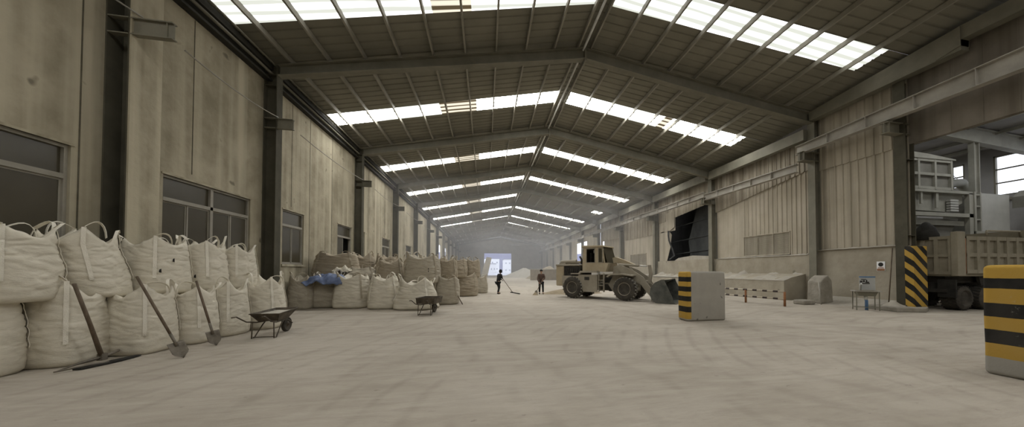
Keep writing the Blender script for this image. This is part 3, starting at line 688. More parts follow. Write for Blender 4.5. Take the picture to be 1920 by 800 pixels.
m_ = MB(); m_.box((27.7, 13.2, 0), (27.75, 13.45, 9.15)); m_.box((28.1, 13.2, 0), (28.15, 13.45, 9.15)); m_.box((27.75, 13.3, 0), (28.1, 13.33, 9.15))
tag(m_.build('annex_column', 'hopper', None), 'pale steel column standing inside the annex behind the truck', 'column')
struct(MB().box((AX-.12, AY0, 6.2), (AX-.02, AY1, 6.36)).build('trim_3', 'steel'))

# ================================================================== OUTSIDE THE FAR DOOR
struct(MB().box((-200, YE+1, -.32), (220, 900, -.02)).build('yard_ground', 'yard'))
struct(MB().box((-60, -30, -.4), (-8.9, YE+1, -.05)).build('side_yard', 'yard'))
def house(x0, x1, y0, y1, z, mat, label, rows=2):
    t = thing('distant_building', label, 'building', ((x0+x1)/2, y0, 0)); w2 = (x1-x0)/2; d = y1-y0
    MB().box((-w2, 0, 0), (w2, d, z)).build('building_wall', mat, t)
    MB().box((-w2-.3, -.3, z), (w2+.3, d+.3, z+.4)).build('roof', 'far_grey', t)
    for r in range(rows):
        for k in range(6):
            x = -w2+w2*2*(k+.5)/6; zz = z*(r+.35)/rows
            MB().box((x-w2*.045, -.06, zz), (x+w2*.045, 0, zz+z*.2/rows)).build('window', 'far_grey', t)
house(-4, 6, 190, 205, 5.2, 'far_white', 'low white building in the yard seen at the left of the far doorway', 1)
house(10, 22, 175, 190, 7.5, 'far_white', 'white building in the yard seen at the right of the far doorway', 2)
house(-14, 14, 330, 350, 13, 'far_white', 'wide white building far behind the yard, seen in the middle of the far doorway', 2)
m_ = MB(); pts = []
random.seed(4)
n = 40
for i in range(n+1):
    x = -500+1000*i/n; z = 52+10*noise.noise(Vector((x*.006, 3, 0)))+3*noise.noise(Vector((x*.03, 8, 0)))
    pts.append((x, z))
vs = []; fs = []
for x, z in pts: vs += [(x, 820, -.1), (x, 850, z*.8), (x, 900, z), (x, 980, -.1)]
for i in range(n):
    for k in range(3): fs.append((i*4+k, (i+1)*4+k, (i+1)*4+k+1, i*4+k+1))
struct(m_.add(vs, fs).build('hills', 'far_hill', None, True))

# ================================================================== BULK BAGS
def bag(x, y, z0, a, h, rot, seed, label, group, mat='bag', strap='strap', hf=.78, ears=(1, 1, 1, 1), slump=0, b=None, lean=(0, 0), loops=(1, 1, 1, 1), res=1.0, spots=0, side_strap=True):
    """a: half width, h: height to the corner peaks, hf: fill level as a share of h"""
    rnd = random.Random(seed); b = b or a; nt_ = int(104*res); off = Vector((seed*3.7, seed*1.3, seed*.7))
    t = thing('bulk_bag', label, 'bulk bag', (x, y, z0), rot, group)
    H_ = h*hf
    nz = int(46*res); zs = [0, .015, .05, .1, .16]+[.16+(1-.16)*k/nz for k in range(1, nz+1)]
    def rad(th, u, zz):
        nexp = 3.6-1.2*u; c, s = abs(math.cos(th)), abs(math.sin(th)); r = 1/(c**nexp+s**nexp)**(1/nexp)
        pr_ = .84+.11*min(1, u/.05)+.075*math.sin(math.pi*min(1, u*1.05)**.8) if u < 1 else .95
        ct, st = math.cos(th), math.sin(th)
        w_ = .030*noise.noise(Vector((ct*2.0, st*2.0, zz*2.2))+off)+.024*noise.noise(Vector((ct*2.2, st*2.2, zz*9))+off)+.007*noise.noise(Vector((ct*6, st*6, zz*16))+off)
        n1 = noise.noise(Vector((ct*1.4, st*1.4, zz*8.5+.9*ct))+off); n2_ = noise.noise(Vector((ct*2.2+5, st*2.2, zz*15-.6*st))+off)
        up_ = .35+.65*min(1, u*1.1)
        w_ -= up_*(.034*max(0, 1-abs(n1)/.16)+.010*max(0, 1-abs(n2_)/.14))
        if slump: w_ += .10*noise.noise(Vector((ct*1.6, st*1.6, zz*3))+off)*slump; pr_ *= 1+.18*slump*(1-u)
        return r*(pr_+w_)
    def pt(th, u, zz=None):
        zz = H_*u if zz is None else zz; r = rad(th, min(u, 1), zz)
        return Vector((a*r*math.cos(th)+lean[0]*zz, b*r*math.sin(th)+lean[1]*zz, zz))
    eh = [e*(h-H_)*(.8+.35*rnd.random()) for e in ears]; ea = [math.pi/4+k*math.pi/2+rnd.uniform(-.08, .08) for k in range(4)]
    ew = [.34+.16*rnd.random() for _ in range(4)]
    def ear(th):
        v = 0
        for k in range(4):
            d = (th-ea[k]+math.pi) % (2*math.pi)-math.pi; v = max(v, eh[k]*max(0, 1-abs(d)/(ew[k]*2.2))**1.5)
        return v
    vs = [(0, 0, 0)]; rings = 0
    for u in zs:
        for k in range(nt_):
            p = pt(2*math.pi*k/nt_, u)
            vs.append(p)
        rings += 1
    # the gathered top: rim up to the peaks, then folding in and sagging
    for j, (f_, dr) in enumerate(((.35, .985), (.7, .955), (1., .91))):
        for k in range(nt_):
            th = 2*math.pi*k/nt_; p = pt(th, 1); e = ear(th)
            fold = .025*noise.noise(Vector((math.cos(th)*5, math.sin(th)*5, f_*2))+off)
            vs.append((p.x*(dr+fold*.5), p.y*(dr+fold*.5), H_+(e+.02)*f_+fold*f_))
        rings += 1
    for j, (f_, rr) in enumerate(((.86, .86), (.45, .74), (.2, .55), (.25, .35), (.3, .15))):
        for k in range(nt_):
            th = 2*math.pi*k/nt_; p = pt(th, 1); e = ear(th)
            lump = .07*noise.noise(Vector((math.cos(th)*rr*4, math.sin(th)*rr*4, j*.7))+off)*h
            zz = H_+e*max(0, f_ if j < 2 else 0)+lump*(1 if j > 1 else .4)-(.03 if j > 1 else 0)
            vs.append((p.x*rr, p.y*rr, zz))
        rings += 1
    vs.append((0, 0, H_+.01)); fs = []
    for k in range(nt_): fs.append((0, 1+(k+1) % nt_, 1+k))
    for r_ in range(rings-1):
        for k in range(nt_): fs.append((1+r_*nt_+k, 1+r_*nt_+(k+1) % nt_, 1+(r_+1)*nt_+(k+1) % nt_, 1+(r_+1)*nt_+k))
    o0 = 1+(rings-1)*nt_
    for k in range(nt_): fs.append((o0+k, o0+(k+1) % nt_, len(vs)-1))
    MB().add(vs, fs).build('body', mat, t, True)
    # lifting straps at the corners, with their loops
    for k in range(4):
        if not loops[k]: continue
        th = ea[k]; pts = []; wd = .055 if a < .6 else .075
        tang = Vector((-math.sin(th)*a, math.cos(th)*b, 0)).normalized(); out = Vector((math.cos(th), math.sin(th), 0))
        for u in [.34+.66*j/15 for j in range(16)]: pts.append(pt(th, u)+out*.022)
        if eh[k] > .02:
            for f_, dr in ((.5, .97), (1., .92)):
                p = pt(th, 1); pts.append(Vector((p.x*dr, p.y*dr, H_+eh[k]*f_+.02))+out*.02)
        top = pts[-1].copy(); lh = .05+.13*rnd.random(); lw = .20+.16*rnd.random(); sgn = rnd.choice((-1, 1)); fl = rnd.uniform(-.1, .12)
        sd = [tang]*len(pts)
        loop = []
        for j in range(1, 8):
            q = j/7; loop.append(top+tang*sgn*lw*math.sin(q*math.pi*.5)*1.0+Vector((0, 0, lh*math.sin(q*math.pi)-q*q*.14*h))-out*(.10*q)+out*fl*math.sin(q*math.pi))
        sm = 'black_strap' if (loops[k] == 2) else strap
        s_ = MB().ribbon(pts, sd, wd, .008).build('lifting_strap', strap, t, True, auto=40)
        lo = MB().ribbon([top]+loop, [(out*.8+Vector((0, 0, .3))+tang*.2)]*8, wd*.95, .008).build('lifting_loop', sm, s_, True, auto=40)
        if loops[k] == 2: lo['label'] = 'black loop'
    if spots:
        m2 = MB()
        for q in range(spots):
            th = R(-40)+rnd.uniform(-.5, .6)-rot; u = rnd.uniform(.35, .75); p = pt(th, u); n_ = Vector((math.cos(th), math.sin(th), 0)); tg = Vector((-math.sin(th), math.cos(th), 0))
            w2 = .02; 
            c = p+n_*.01
            m2.add([c-tg*w2-Vector((0, 0, .03)), c+tg*w2-Vector((0, 0, .04)), c+tg*w2*.8+Vector((0, 0, .05)), c-tg*w2*.7+Vector((0, 0, .03))], [(0, 1, 2, 3)])
        m2.build('torn_patch', 'black', t)
    return t
G1, G2 = 'white bulk bags standing in the near front row', 'white bulk bags on top of the near row'
bag(-7.92, 6.66, 0, .45, 1.35, .05, 1, 'white bulk bag cut off by the left edge, on the floor', G1, hf=.86)
bag(-7.58, 7.52, 0, .45, 1.55, .08, 2, 'white bulk bag on the floor directly behind the pickaxe', G1, hf=.76)
bag(-7.04, 8.25, 0, .44, 1.40, -.05, 3, 'white bulk bag on the floor behind the first long shovel, beside the pickaxe', G1, hf=.80)
bag(-6.84, 9.10, 0, .43, 1.36, .1, 4, 'white bulk bag on the floor behind the second, shorter shovel', G1, hf=.82)
bag(-6.74, 10.0, 0, .43, 1.38, -.08, 5, 'white bulk bag with a black loop on the floor, left of the wheelbarrow handles', G1, hf=.80, loops=(1, 1, 2, 1))
bag(-6.42, 10.98, 0, .45, 1.52, .05, 6, 'white bulk bag behind the wheelbarrow, last of the near front row', G1, hf=.78)
bag(-7.80, 6.92, 1.17, .50, 1.28, .05, 7, 'large white bulk bag on the upper row at the left edge, under the first window', G2, hf=.82)
bag(-7.62, 7.95, 1.17, .47, 1.30, .15, 8, 'white bulk bag leaning on the upper row with a tall looped strap', G2, hf=.78, lean=(-.10, -.12))
bag(-7.40, 8.95, 1.17, .48, 1.25, -.05, 9, 'white bulk bag on the upper row with small black tears, below the second window', G2, hf=.84, spots=2)
bag(-7.22, 9.90, 1.17, .45, 1.28, .1, 10, 'white bulk bag on the upper row, fourth from the left edge', G2, hf=.83, spots=1)
bag(-7.10, 10.82, 1.17, .44, 1.22, -.1, 11, 'white bulk bag on the upper row, last one on the right', G2, hf=.82)
G3, G4 = 'bulk bags standing in the second front row', 'dusty bulk bags heaped behind the second row'
bag(-8.0+.1, 16.0, 0, .46, 1.5, .0, 12, 'narrow grey bulk bag behind the near row, beside the bag with blue sheeting', G3, 'bag_dusty', 'strap_dusty', hf=.80)
b2_ = bag(-7.15, 16.55, 0, .60, 1.60, .12, 13, 'bulk bag draped with blue plastic sheeting', G3, 'bag_dusty', 'strap', hf=.80, ears=(1, .6, .4, 1.1))
bag(-5.95, 16.2, 0, .66, 1.50, -.05, 14, 'pale bulk bag on the floor, right of the blue-draped bag', G3, 'bag', 'strap_dusty', hf=.86, slump=.4)
bag(-4.45, 15.6, 0, .60, 1.45, .1, 15, 'pale bulk bag on the floor, left of the slumped bag', G3, 'bag', 'strap', hf=.84, slump=.4)
bag(-2.95, 15.1, 0, .74, 1.42, -.25, 16, 'slumped crumpled white bulk bag behind the second wheelbarrow', G3, 'bag', 'strap', hf=.74, slump=1.1, ears=(.5, .3, 1.1, .9), b=.62)
bag(-1.85, 16.9, 0, .56, 1.35, .0, 17, 'dusty bulk bag on the floor behind the right end of the second wheelbarrow', G3, 'bag_dusty', 'strap_dusty', hf=.9)
bag(-1.25, 21.9, 0, .76, 1.50, .05, 18, 'dusty bulk bag on the floor, lower one of the far stack by the aisle', G4, 'bag_brown', 'strap_dusty', hf=.84)
bag(-.30, 24.4, 0, .44, 1.3, .1, 19, 'small pale bulk bag on the floor at the far end of the bag heap', G4, 'bag_dusty', 'strap_dusty', hf=.85, slump=.5)
bag(-7.25, 17.75, 1.30, .95, 1.25, .0, 20, 'wide squat dusty bulk bag on top of the heap, left of the small window', G4, 'bag_brown', 'strap_dusty', hf=.86, slump=.4, b=.55)
bag(-6.1, 17.65, 1.25, .62, .62, .2, 21, 'flattened dusty bulk bag lying on the heap behind the pale bags', G4, 'bag_dusty', 'strap_dusty', hf=.8, slump=1.2)
bag(-6.9, 20.3, 1.30, .58, 1.35, .1, 22, 'dusty bulk bag with upright loops on the heap beyond the squat bag', G4, 'bag_brown', 'strap_dusty', hf=.78)
bag(-5.55, 20.0, 1.30, .60, 1.25, -.1, 23, 'dusty bulk bag on the heap in the middle of the upper bags', G4, 'bag_brown', 'strap_dusty', hf=.80, slump=.5)
bag(-4.75, 17.6, .95, .62, 1.28, .15, 24, 'brown dusty bulk bag leaning behind the pale front bags', G4, 'bag_brown', 'strap_dusty', hf=.82, slump=.4)
bag(-3.05, 16.9, 1.05, .82, 1.42, .0, 25, 'tallest pale bulk bag on top, above the slumped bag', G4, 'bag_dusty', 'strap_dusty', hf=.82, spots=2)
bag(-2.0, 17.9, 1.10, .52, 1.20, .1, 26, 'brown dusty bulk bag on top beside the tallest bag', G4, 'bag_brown', 'strap_dusty', hf=.85, ears=(1, .4, .8, 1))
bag(-1.75, 21.6, 1.20, .60, 1.25, .0, 27, 'brown dusty bulk bag, left upper one of the far stack by the aisle', G4, 'bag_brown', 'strap_dusty', hf=.86)
bag(-.85, 22.4, 1.20, .50, 1.25, .1, 28, 'brown dusty bulk bag, right upper one of the far stack by the aisle', G4, 'bag_brown', 'strap_dusty', hf=.86)
hid = [(-7.4, 18.0, .62), (-6.0, 17.95, .60), (-4.7, 17.9, .62), (-3.2, 17.6, .60), (-6.9, 20.2, .62), (-5.5, 20.1, .60), (-4.1, 20.3, .62), (-2.75, 21.3, .60)]
for k, (x, y, a) in enumerate(hid):
    bag(x, y, 0, a, 1.3, .05*k, 40+k, 'dusty bulk bag at the bottom of the heap, behind the front bags', 'bottom bags of the heap', 'bag_dusty', 'strap_dusty', hf=.93, ears=(.3, .3, .3, .3), loops=(0, 0, 0, 0), res=.6)
for k, (x, y, z, a, lab) in enumerate([(-4.1, 20.4, 1.3, .58, 'brown dusty bulk bag on the far heap behind the leaning brown bag'), (-2.85, 20.9, 1.3, .55, 'brown dusty bulk bag on the far heap seen past the tallest bag'),
      (-6.6, 23.5, 1.3, .6, 'faint dusty bulk bag at the back of the heap near the left wall'), (-5.0, 24.0, 1.3, .6, 'faint dusty bulk bag at the back of the heap, away from the wall')]):
    bag(x, y, z, a, 1.22, .1*k, 60+k, lab, G4, 'bag_brown', 'strap_dusty', hf=.83, slump=.4)
for k, (x, y) in enumerate([(-6.6, 23.5), (-5.0, 24.0)]):
    bag(x, y, 0, .6, 1.32, .1, 70+k, 'dusty bulk bag at the bottom of the heap, behind the front bags', 'bottom bags of the heap', 'bag_dusty', 'strap_dusty', hf=.95, ears=(.3, .3, .3, .3), loops=(0, 0, 0, 0), res=.6)
# blue sheeting draped over one bag
def drape(cx, cy, z, rx, ry, seed, mat, name, label, cat, drop=.35):
    off = Vector((seed, seed*2, 0)); vs = []; n = 34; fs = []
    for i in range(n+1):
        for j in range(n+1):
            u, v = i/n*2-1, j/n*2-1; r = math.hypot(u, v); e = max(abs(u), abs(v))
            zz = z+.16*noise.noise(Vector((u*2.2, v*2.2, 0))+off)+.06*noise.noise(Vector((u*6, v*6, 1))+off)-drop*max(0, e-.62)**1.2*2.2+.1*math.exp(-(u*u+v*v)*3)
            vs.append((cx+u*rx*(1-.25*max(0, e-.7)), cy+v*ry*(1-.25*max(0, e-.7)), zz))
    for i in range(n):
        for j in range(n): a = i*(n+1)+j; fs.append((a, a+1, a+n+2, a+n+1))
    o = MB().add(vs, fs).build(name, mat, None, True); sm = o.modifiers.new('thickness', 'SOLIDIFY'); sm.thickness = .012
    tag(o, label, cat); return o
drape(-6.95, 16.25, 1.40, .86, .80, 5, 'tarp', 'plastic_sheet', 'crumpled blue plastic sheeting over a bulk bag', 'plastic sheet', .42)
drape(-6.7, 17.05, 1.72, .42, .3, 9, 'bag', 'folded_sack', 'folded pale empty sack lying on top of the blue sheeting', 'sack', .1)

# ================================================================== HAND TOOLS
def handle(p, q, r=.018):
    return MB().tube([p, Vector(p).lerp(Vector(q), .5), q], [r*.9, r*1.1, r], 10)
def shovel(name, label, tip, top, face, group='shovels leaning on the bags'):
    """tip: blade point on the floor, top: grip end; face: horizontal direction the blade opens to"""
    tip, top = Vector(tip), Vector(top); d = (top-tip).normalized(); t = thing(name, label, 'shovel', tip, 0, group); L = Matrix.Translation(-tip)
    s = tip+d*.42
    MB().tube([s-tip, (top-tip)*.55, top-tip], [.021, .023, .021], 10).build('handle', 'wood', t, True)
    MB().tube([tip+d*.26-tip, s+d*.10-tip], [.022, .024], 10).build('socket', 'blade', t, True)
    side = d.cross(Vector(face)).normalized(); nn = side.cross(d).normalized(); vs = []; fs = []
    nu, nv = 9, 9
    for i in range(nu):
        v = i/(nu-1)
        wv = .115*(math.sin(min(1, v*2.6)*math.pi/2))*(1 if v > .3 else .6+.4*v/.3)
        for j in range(nv):
            u = j/(nv-1)*2-1; p = d*(v*.34)+side*u*wv-nn*(.03*(1-u*u))+nn*.03*v*0
            vs.append(p)
    for i in range(nu-1):
        for j in range(nv-1): a = i*nv+j; fs.append((a, a+1, a+nv+1, a+nv))
    o = MB().add(vs, fs).build('blade', 'blade', t, True); sm = o.modifiers.new('t', 'SOLIDIFY'); sm.thickness = .004
    return t
def on_px(*a): pass
shovel('shovel', 'long-handled shovel leaning on the white bags, in the middle of the three tools', (-5.70, 7.48, .01), (-6.50, 7.51, 1.578), (1, -.6, 0))
shovel('shovel', 'shorter shovel leaning on the white bags, rightmost of the three tools', (-5.91, 8.545, .01), (-6.30, 8.52, 1.463), (1, -.6, 0))
t = thing('pickaxe', 'pickaxe standing on its head against the white bags, leftmost of the three tools', 'pickaxe', (-6.85, 7.36, 0)); o_ = Vector((-6.85, 7.36, 0))
MB().tube([Vector((0, 0, .10)), Vector((.03, -.24, .78)), Vector((.04, -.48, 1.47))], [.034, .027, .024], 10).build('handle', 'wood', t, True)
m_ = MB(); pts = [(-.14, -.50, .015), (-.08, -.25, .08), (0, 0, .12), (-.08, .32, .15), (-.30, .62, .13)]
m_.tube(pts, [.008, .022, .034, .03, .02], 8); m_.box((-.04, -.045, .06), (.04, .045, .18)); m_.build('pick_head', 'blade', t, True, auto=40)
t = thing('hoe', 'flat dark iron hoe blade lying on the floor under the pickaxe', 'hoe', (-6.72, 7.32, 0))
m_ = MB(); m_.prism([(-.1, -.42), (.0, -.40), (.10, .1), (.06, .5), (-.02, .5), (-.08, .1)], .012, .035, 'z'); m_.build('blade', 'black', t)
m_ = MB(); m_.tube([(0, .0, .03), (-.04, -.25, .05), (-.16, -.60, .04)], [.02, .018, .012], 8); m_.build('tang', 'blade', t, True)
t = thing('wooden_pole', 'dark stick leaning against the dusty bags behind the second wheelbarrow', 'stick', (-1.10, 16.4, 0))
MB().tube([(0, 0, 0), (-.5, .28, .92)], [.022, .018], 8).build('pole', 'wood', t, True)

t = thing('wall_fan', 'round black fan fixed low on the left wall beside the last upper bag', 'fan', (WL+.01, 12.95, 1.75))
MB().lathe([(.26, 0), (.30, 0), (.31, .05), (.30, .10), (.26, .10), (.27, .05), (.26, 0)], 28, (0, 0, 0), 'x').build('fan_ring', 'black', t, True, auto=40)
MB().lathe([(.02, .0), (.06, .02), (.06, .08), (.02, .1)], 16, (0, 0, 0), 'x').build('motor', 'black', t, True, auto=40)
for k in range(4):
    a = k*math.pi/2+.4; m_ = MB(); m_.bar((.05, math.cos(a)*.05, math.sin(a)*.05), (.05, math.cos(a)*.25, math.sin(a)*.25), .012, .10, up=(.4, -math.sin(a), math.cos(a))); m_.build('blade', 'gutter', t)
# ================================================================== WHEELBARROWS
def barrow(name, label, loc, rz, load=False, door=False):
    t = thing(name, label, 'wheelbarrow', loc, rz, 'wheelbarrows')       # +x towards the wheel
    zt, zb = .60, .40
    top = [(-.42, -.33), (.52, -.27), (.52, .27), (-.42, .33)]; bot = [(-.28, -.22), (.22, -.18), (.22, .18), (-.28, .22)]
    if door: zt = .64; top = [(-.40, -.36), (.50, -.34), (.50, .34), (-.40, .36)]; bot = [(-.38, -.34), (.42, -.32), (.42, .32), (-.38, .34)]; zb = .42
    m_ = MB(); vs = [(x, y, zt+(.05 if x > 0 and not door else 0)) for x, y in top]+[(x, y, zb) for x, y in bot]; k = .965
    vin = [(x*k, y*k, z) for x, y, z in vs[:4]]+[(x*k, y*k, zb+.012) for x, y in bot]
    if door: fo = [(1, 5, 6, 2), (2, 6, 7, 3), (3, 7, 4, 0), (4, 7, 6, 5), (0, 4, 5, 1)]
    else: fo = [(0, 4, 5, 1), (1, 5, 6, 2), (2, 6, 7, 3), (3, 7, 4, 0), (4, 7, 6, 5)]
    m_.add(vs+vin, fo+[tuple(i+8 for i in reversed(f_)) for f_ in fo]+[(i, (i+1) % 4, (i+1) % 4+8, i+8) for i in range(4)])
    m_.build('tray', 'barrow', t)
    m_ = MB(); c = [Vector(v) for v in vs[:4]]; m_.tube(c+[c[0]], .012, 8); m_.build('rim', 'barrow', t, True)
    if load:
        m_ = MB(); n = 12; vv = []; ff = []
        for i in range(n+1):
            for j in range(n+1):
                u, v = i/n, j/n; x = -.38+.80*u; yw = (.30-.05*u); y = (-1+2*v)*yw; vv.append((x, y, .555+.045*u+.03*math.sin(u*3.1)*math.sin(v*3.1)+.012*noise.noise(Vector((x*6, y*6, 0)))))
        for i in range(n):
            for j in range(n): a = i*(n+1)+j; ff.append((a, a+n+1, a+n+2, a+1))
        m_.add(vv, ff).build('powder_load', 'barrow_dust', t, True)
    for s in (-1, 1):
        y = s*.22
        MB().tube([(-1.02, s*.30, .60), (-.90, s*.29, .60), (-.62, s*.26, .44), (-.35, y, .385), (.25, s*.14, .37), (.46, s*.10, .30), (.60, s*.085, .22)], .016, 8).build('handle_rail', 'barrow', t, True)
        MB().tube([(-.46, y*1.05, .39), (-.46, y*1.1, .0), (-.38, y*1.1, .0), (-.12, y*.95, .30), (-.02, y*.9, .38)], .014, 8).build('leg', 'barrow', t, True)
        MB().tube([(.24, s*.14, .38), (.44, s*.12, .55), (.50, s*.12, .60)], .012, 8).build('tray_brace', 'barrow', t, True)
    MB().tube([(-.42, -.24, .03), (-.42, .24, .03)], .012, 8).build('cross_bar', 'barrow', t, True)
    w_ = MB().lathe([(.13, -.03), (.17, -.045), (.195, -.03), (.20, 0), (.195, .03), (.17, .045), (.13, .03)], 28, (.50, 0, .20), 'y').build('wheel', 'tyre', t, True, auto=50)
    MB().lathe([(.02, -.07), (.05, -.035), (.13, -.02), (.13, .02), (.05, .035), (.02, .07)], 20, (.50, 0, .20), 'y').build('hub', 'barrow', w_, True, auto=40)
    return t
barrow('wheelbarrow', 'dark wheelbarrow heaped with pale powder, parked beside the near white bags', (-5.42, 9.70, 0), R(90), load=True)
barrow('wheelbarrow', 'dark wheelbarrow with an empty shallow tray, in front of the slumped bag', (-2.13, 13.15, 0), R(77), door=True)

# ================================================================== WHEEL LOADER
LX, LY = 5.10, 18.65
ld = thing('wheel_loader', 'dusty yellow wheel loader with its bucket lowered to the floor', 'wheel loader', (LX, LY, 0), R(-45))
# local: +x forward, y=0 the near (right-hand) wheel face, +y away to the far side
WHL = 2.15
def part(mb, name, mat, parent=ld, **k): return mb.build(name, mat, parent, **k)
def big_wheel(x, y, far, parent=ld, rr=.66, wd=.44, treadmat='tyre_tread', rim='rim'):
    y0, y1 = (y, y+wd)
    c = (x, (y0+y1)/2, rr); h = wd/2
    w_ = part(MB().lathe([(.34*rr/.66, -h*.8), (.42*rr/.66, -h), (rr*.80, -h*.98), (rr*.93, -h*.84), (rr*.97, -h*.6), (rr*.97, h*.6), (rr*.93, h*.84), (rr*.80, h*.98), (.42*rr/.66, h), (.34*rr/.66, h*.8)], 44, c, 'y'), 'wheel', 'tyre', parent, smooth=True, auto=35)
    m_ = MB()
    n = 22
    for k in range(n):
        for sgn in (-1, 1):
            st = len(m_.v); m_.box((-.035, 0.0, rr*.94), (.035, h*.92, rr*1.0))
            m_.xf(Matrix.Translation(c) @ Matrix.Rotation(2*math.pi*(k+(.5 if sgn > 0 else 0))/n, 4, 'Y') @ Matrix.Scale(sgn, 4, (0, 1, 0)) @ Matrix.Rotation(R(18), 4, 'Z'), st)
    part(m_, 'tread', treadmat, w_)
    e = -1
    for e in ((-1,) if not far else (1, -1)):
        f_ = e*h
        part(MB().lathe([(.02, f_*.55), (.11, f_*.50), (.12, f_*.78), (.15, f_*.80), (.16, f_*.55), (.25, f_*.45), (.33, f_*.80), (.355, f_*1.0), (.36, f_*.86), (.36, f_*.3), (.02, f_*.3)], 32, c, 'y'), 'rim', rim, w_, smooth=True, auto=35)
    return w_
big_wheel(0, 0, False); big_wheel(0, WHL-.44, True); big_wheel(3.27, 0, False); big_wheel(3.27, WHL-.44, True)
m_ = MB()   # rear frame side plates and battery box
m_.prism([(-.75, .80), (.55, .80), (.72, .42), (1.62, .42), (1.62, 1.43), (.40, 1.43), (.40, 1.36), (-.75, 1.36)], .12, .20, 'y'); m_.prism([(-.75, .80), (.55, .80), (.72, .42), (1.62, .42), (1.62, 1.43), (-.75, 1.36)], 1.95, 2.03, 'y')
m_.box((-.75, .2, .75), (1.62, 1.95, .95)); part(m_, 'rear_frame', 'loader_dust')
part(MB().box((.80, .105, 1.12), (1.12, .118, 1.30)), 'vent', 'loader_dark')
part(MB().box((-1.28, .25, .72), (-.72, 1.90, 1.98)), 'counterweight', 'loader', bevel=.06)
m_ = MB(); m_.box((-.72, .32, .95), (.42, 1.83, 1.95)); part(m_, 'engine', 'loader_dark')
m_ = MB()
for k in range(7): m_.tube([(-.6+.15*k, .31, 1.0+.08*(k % 3)), (-.58+.15*k, .27, 1.35+.1*(k % 2)), (-.5+.15*k, .31, 1.8)], .03, 8)
m_.box((-.5, .24, 1.2), (-.15, .33, 1.5)); m_.lathe([(.12, 0), (.12, .08)], 16, (.15, .24, 1.35), 'y'); part(m_, 'engine_pipes', 'truck_dark')
part(MB().box((-1.28, .22, 1.96), (.42, 1.93, 2.06)), 'hood', 'loader_dust', bevel=.02)
m_ = MB(); m_.tube([(-1.1, .6, 2.2), (.0, .6, 2.24)], .11, 14); m_.tube([(-.9, 1.2, 2.15), (.1, 1.2, 2.2)], .10, 14); m_.box((-1.15, .45, 2.06), (-.7, 1.6, 2.16)); part(m_, 'air_pipes', 'loader_dust', smooth=True, auto=40)
part(MB().tube([(.2, .9, 2.06), (.2, .9, 2.35), (.08, .9, 2.55)], .06, 12), 'exhaust', 'loader_dark', smooth=True)
part(MB().prism([(.42, 1.52), (.55, 1.66), (1.62, 1.66), (1.62, 1.55), (.60, 1.55), (.52, 1.45), (-.1, 1.45), (-.1, 1.52)], .05, .42, 'y'), 'step_plate', 'loader_dust')
m_ = MB()
for z in (.5, .8, 1.1): m_.box((1.7, .12, z), (2.0, .3, z+.03))
m_.box((1.68, .12, .45), (1.71, .3, 1.5)); m_.box((1.99, .12, .45), (2.02, .3, 1.5)); part(m_, 'ladder', 'loader_dust')
# cab with window openings
ca_ = bpy.data.objects.new('cab', None); C.objects.link(ca_); ca_.parent = ld
cy0, cy1 = .34, 1.82; m_ = MB(); zf, zr_ = 1.60, 3.10
def cab_side(mb, y0, y1):
    mb.prism([(.55, zf), (2.05, zf), (2.20, 2.05), (2.16, 2.12), (.55, 2.12)], y0, y1, 'y')            # lower panel
    mb.prism([(.55, 2.12), (.80, 2.12), (.80, 3.0), (.62, 3.0)], y0, y1, 'y')
    mb.prism([(1.40, 2.12), (1.58, 2.12), (1.58, 3.0), (1.40, 3.0)], y0, y1, 'y')
    mb.prism([(1.92, 2.12), (2.02, 2.12), (1.90, 3.0), (1.80, 3.0)], y0, y1, 'y')
    mb.prism([(.62, 3.0), (1.90, 3.0), (1.88, 3.06), (.62, 3.06)], y0, y1, 'y')
cab_side(m_, cy0, cy0+.05); cab_side(m_, cy1-.05, cy1)
m_.box((.55, cy0+.05, zf), (.60, cy1-.05, 2.12)); m_.box((.57, cy0+.05, 2.95), (.66, cy1-.05, 3.06)); m_.box((.6, cy0+.05, zf), (2.03, cy1-.05, zf+.05))
m_.add([(2.05, cy0+.05, zf), (2.05, cy1-.05, zf), (2.17, cy1-.05, 2.12), (2.17, cy0+.05, 2.12), (2.0, cy0+.05, zf), (2.0, cy1-.05, zf), (2.12, cy1-.05, 2.12), (2.12, cy0+.05, 2.12)], [(0,1,2,3),(7,6,5,4),(0,4,5,1),(1,5,6,2),(2,6,7,3),(3,7,4,0)])
part(m_, 'cab_body', 'loader', ca_, bevel=.012)
part(MB().prism([(.50, 3.05), (1.96, 3.05), (1.92, 3.14), (.56, 3.17)], cy0-.05, cy1+.05, 'y'), 'cab_roof', 'loader', ca_, bevel=.02)
for (a, b) in ((.80, 1.40), (1.58, 1.88)):
    m_ = MB(); t_ = .04
    for q in ((a, a+t_, 2.12, 3.0), (b-t_, b, 2.12, 3.0), (a, b, 2.12, 2.16), (a, b, 2.96, 3.0)): m_.box((q[0], cy0-.015, q[2]), (q[1], cy0, q[3]))
    part(m_, 'window_frame', 'loader_dust', ca_)
part(MB().prism([(1.58, 2.14), (1.93, 2.14), (1.82, 2.98), (1.58, 2.98)], cy0+.02, cy0+.03, 'y'), 'side_glass', 'glass', ca_)
part(MB().prism([(.80, 2.14), (1.93, 2.14), (1.82, 2.98), (.80, 2.98)], cy1-.04, cy1-.03, 'y'), 'side_glass', 'truck_dark', ca_)  # opaque dark pane: the cab's inner shade put into its colour
part(MB().box((.57, cy0+.05, 2.12), (.60, cy1-.05, 2.95)), 'rear_glass', 'glass', ca_)
part(MB().add([(2.15, cy0+.05, 2.12), (2.15, cy1-.05, 2.12), (1.88, cy1-.05, 3.02), (1.88, cy0+.05, 3.02)], [(0, 1, 2, 3)]), 'windscreen', 'glass', ca_)
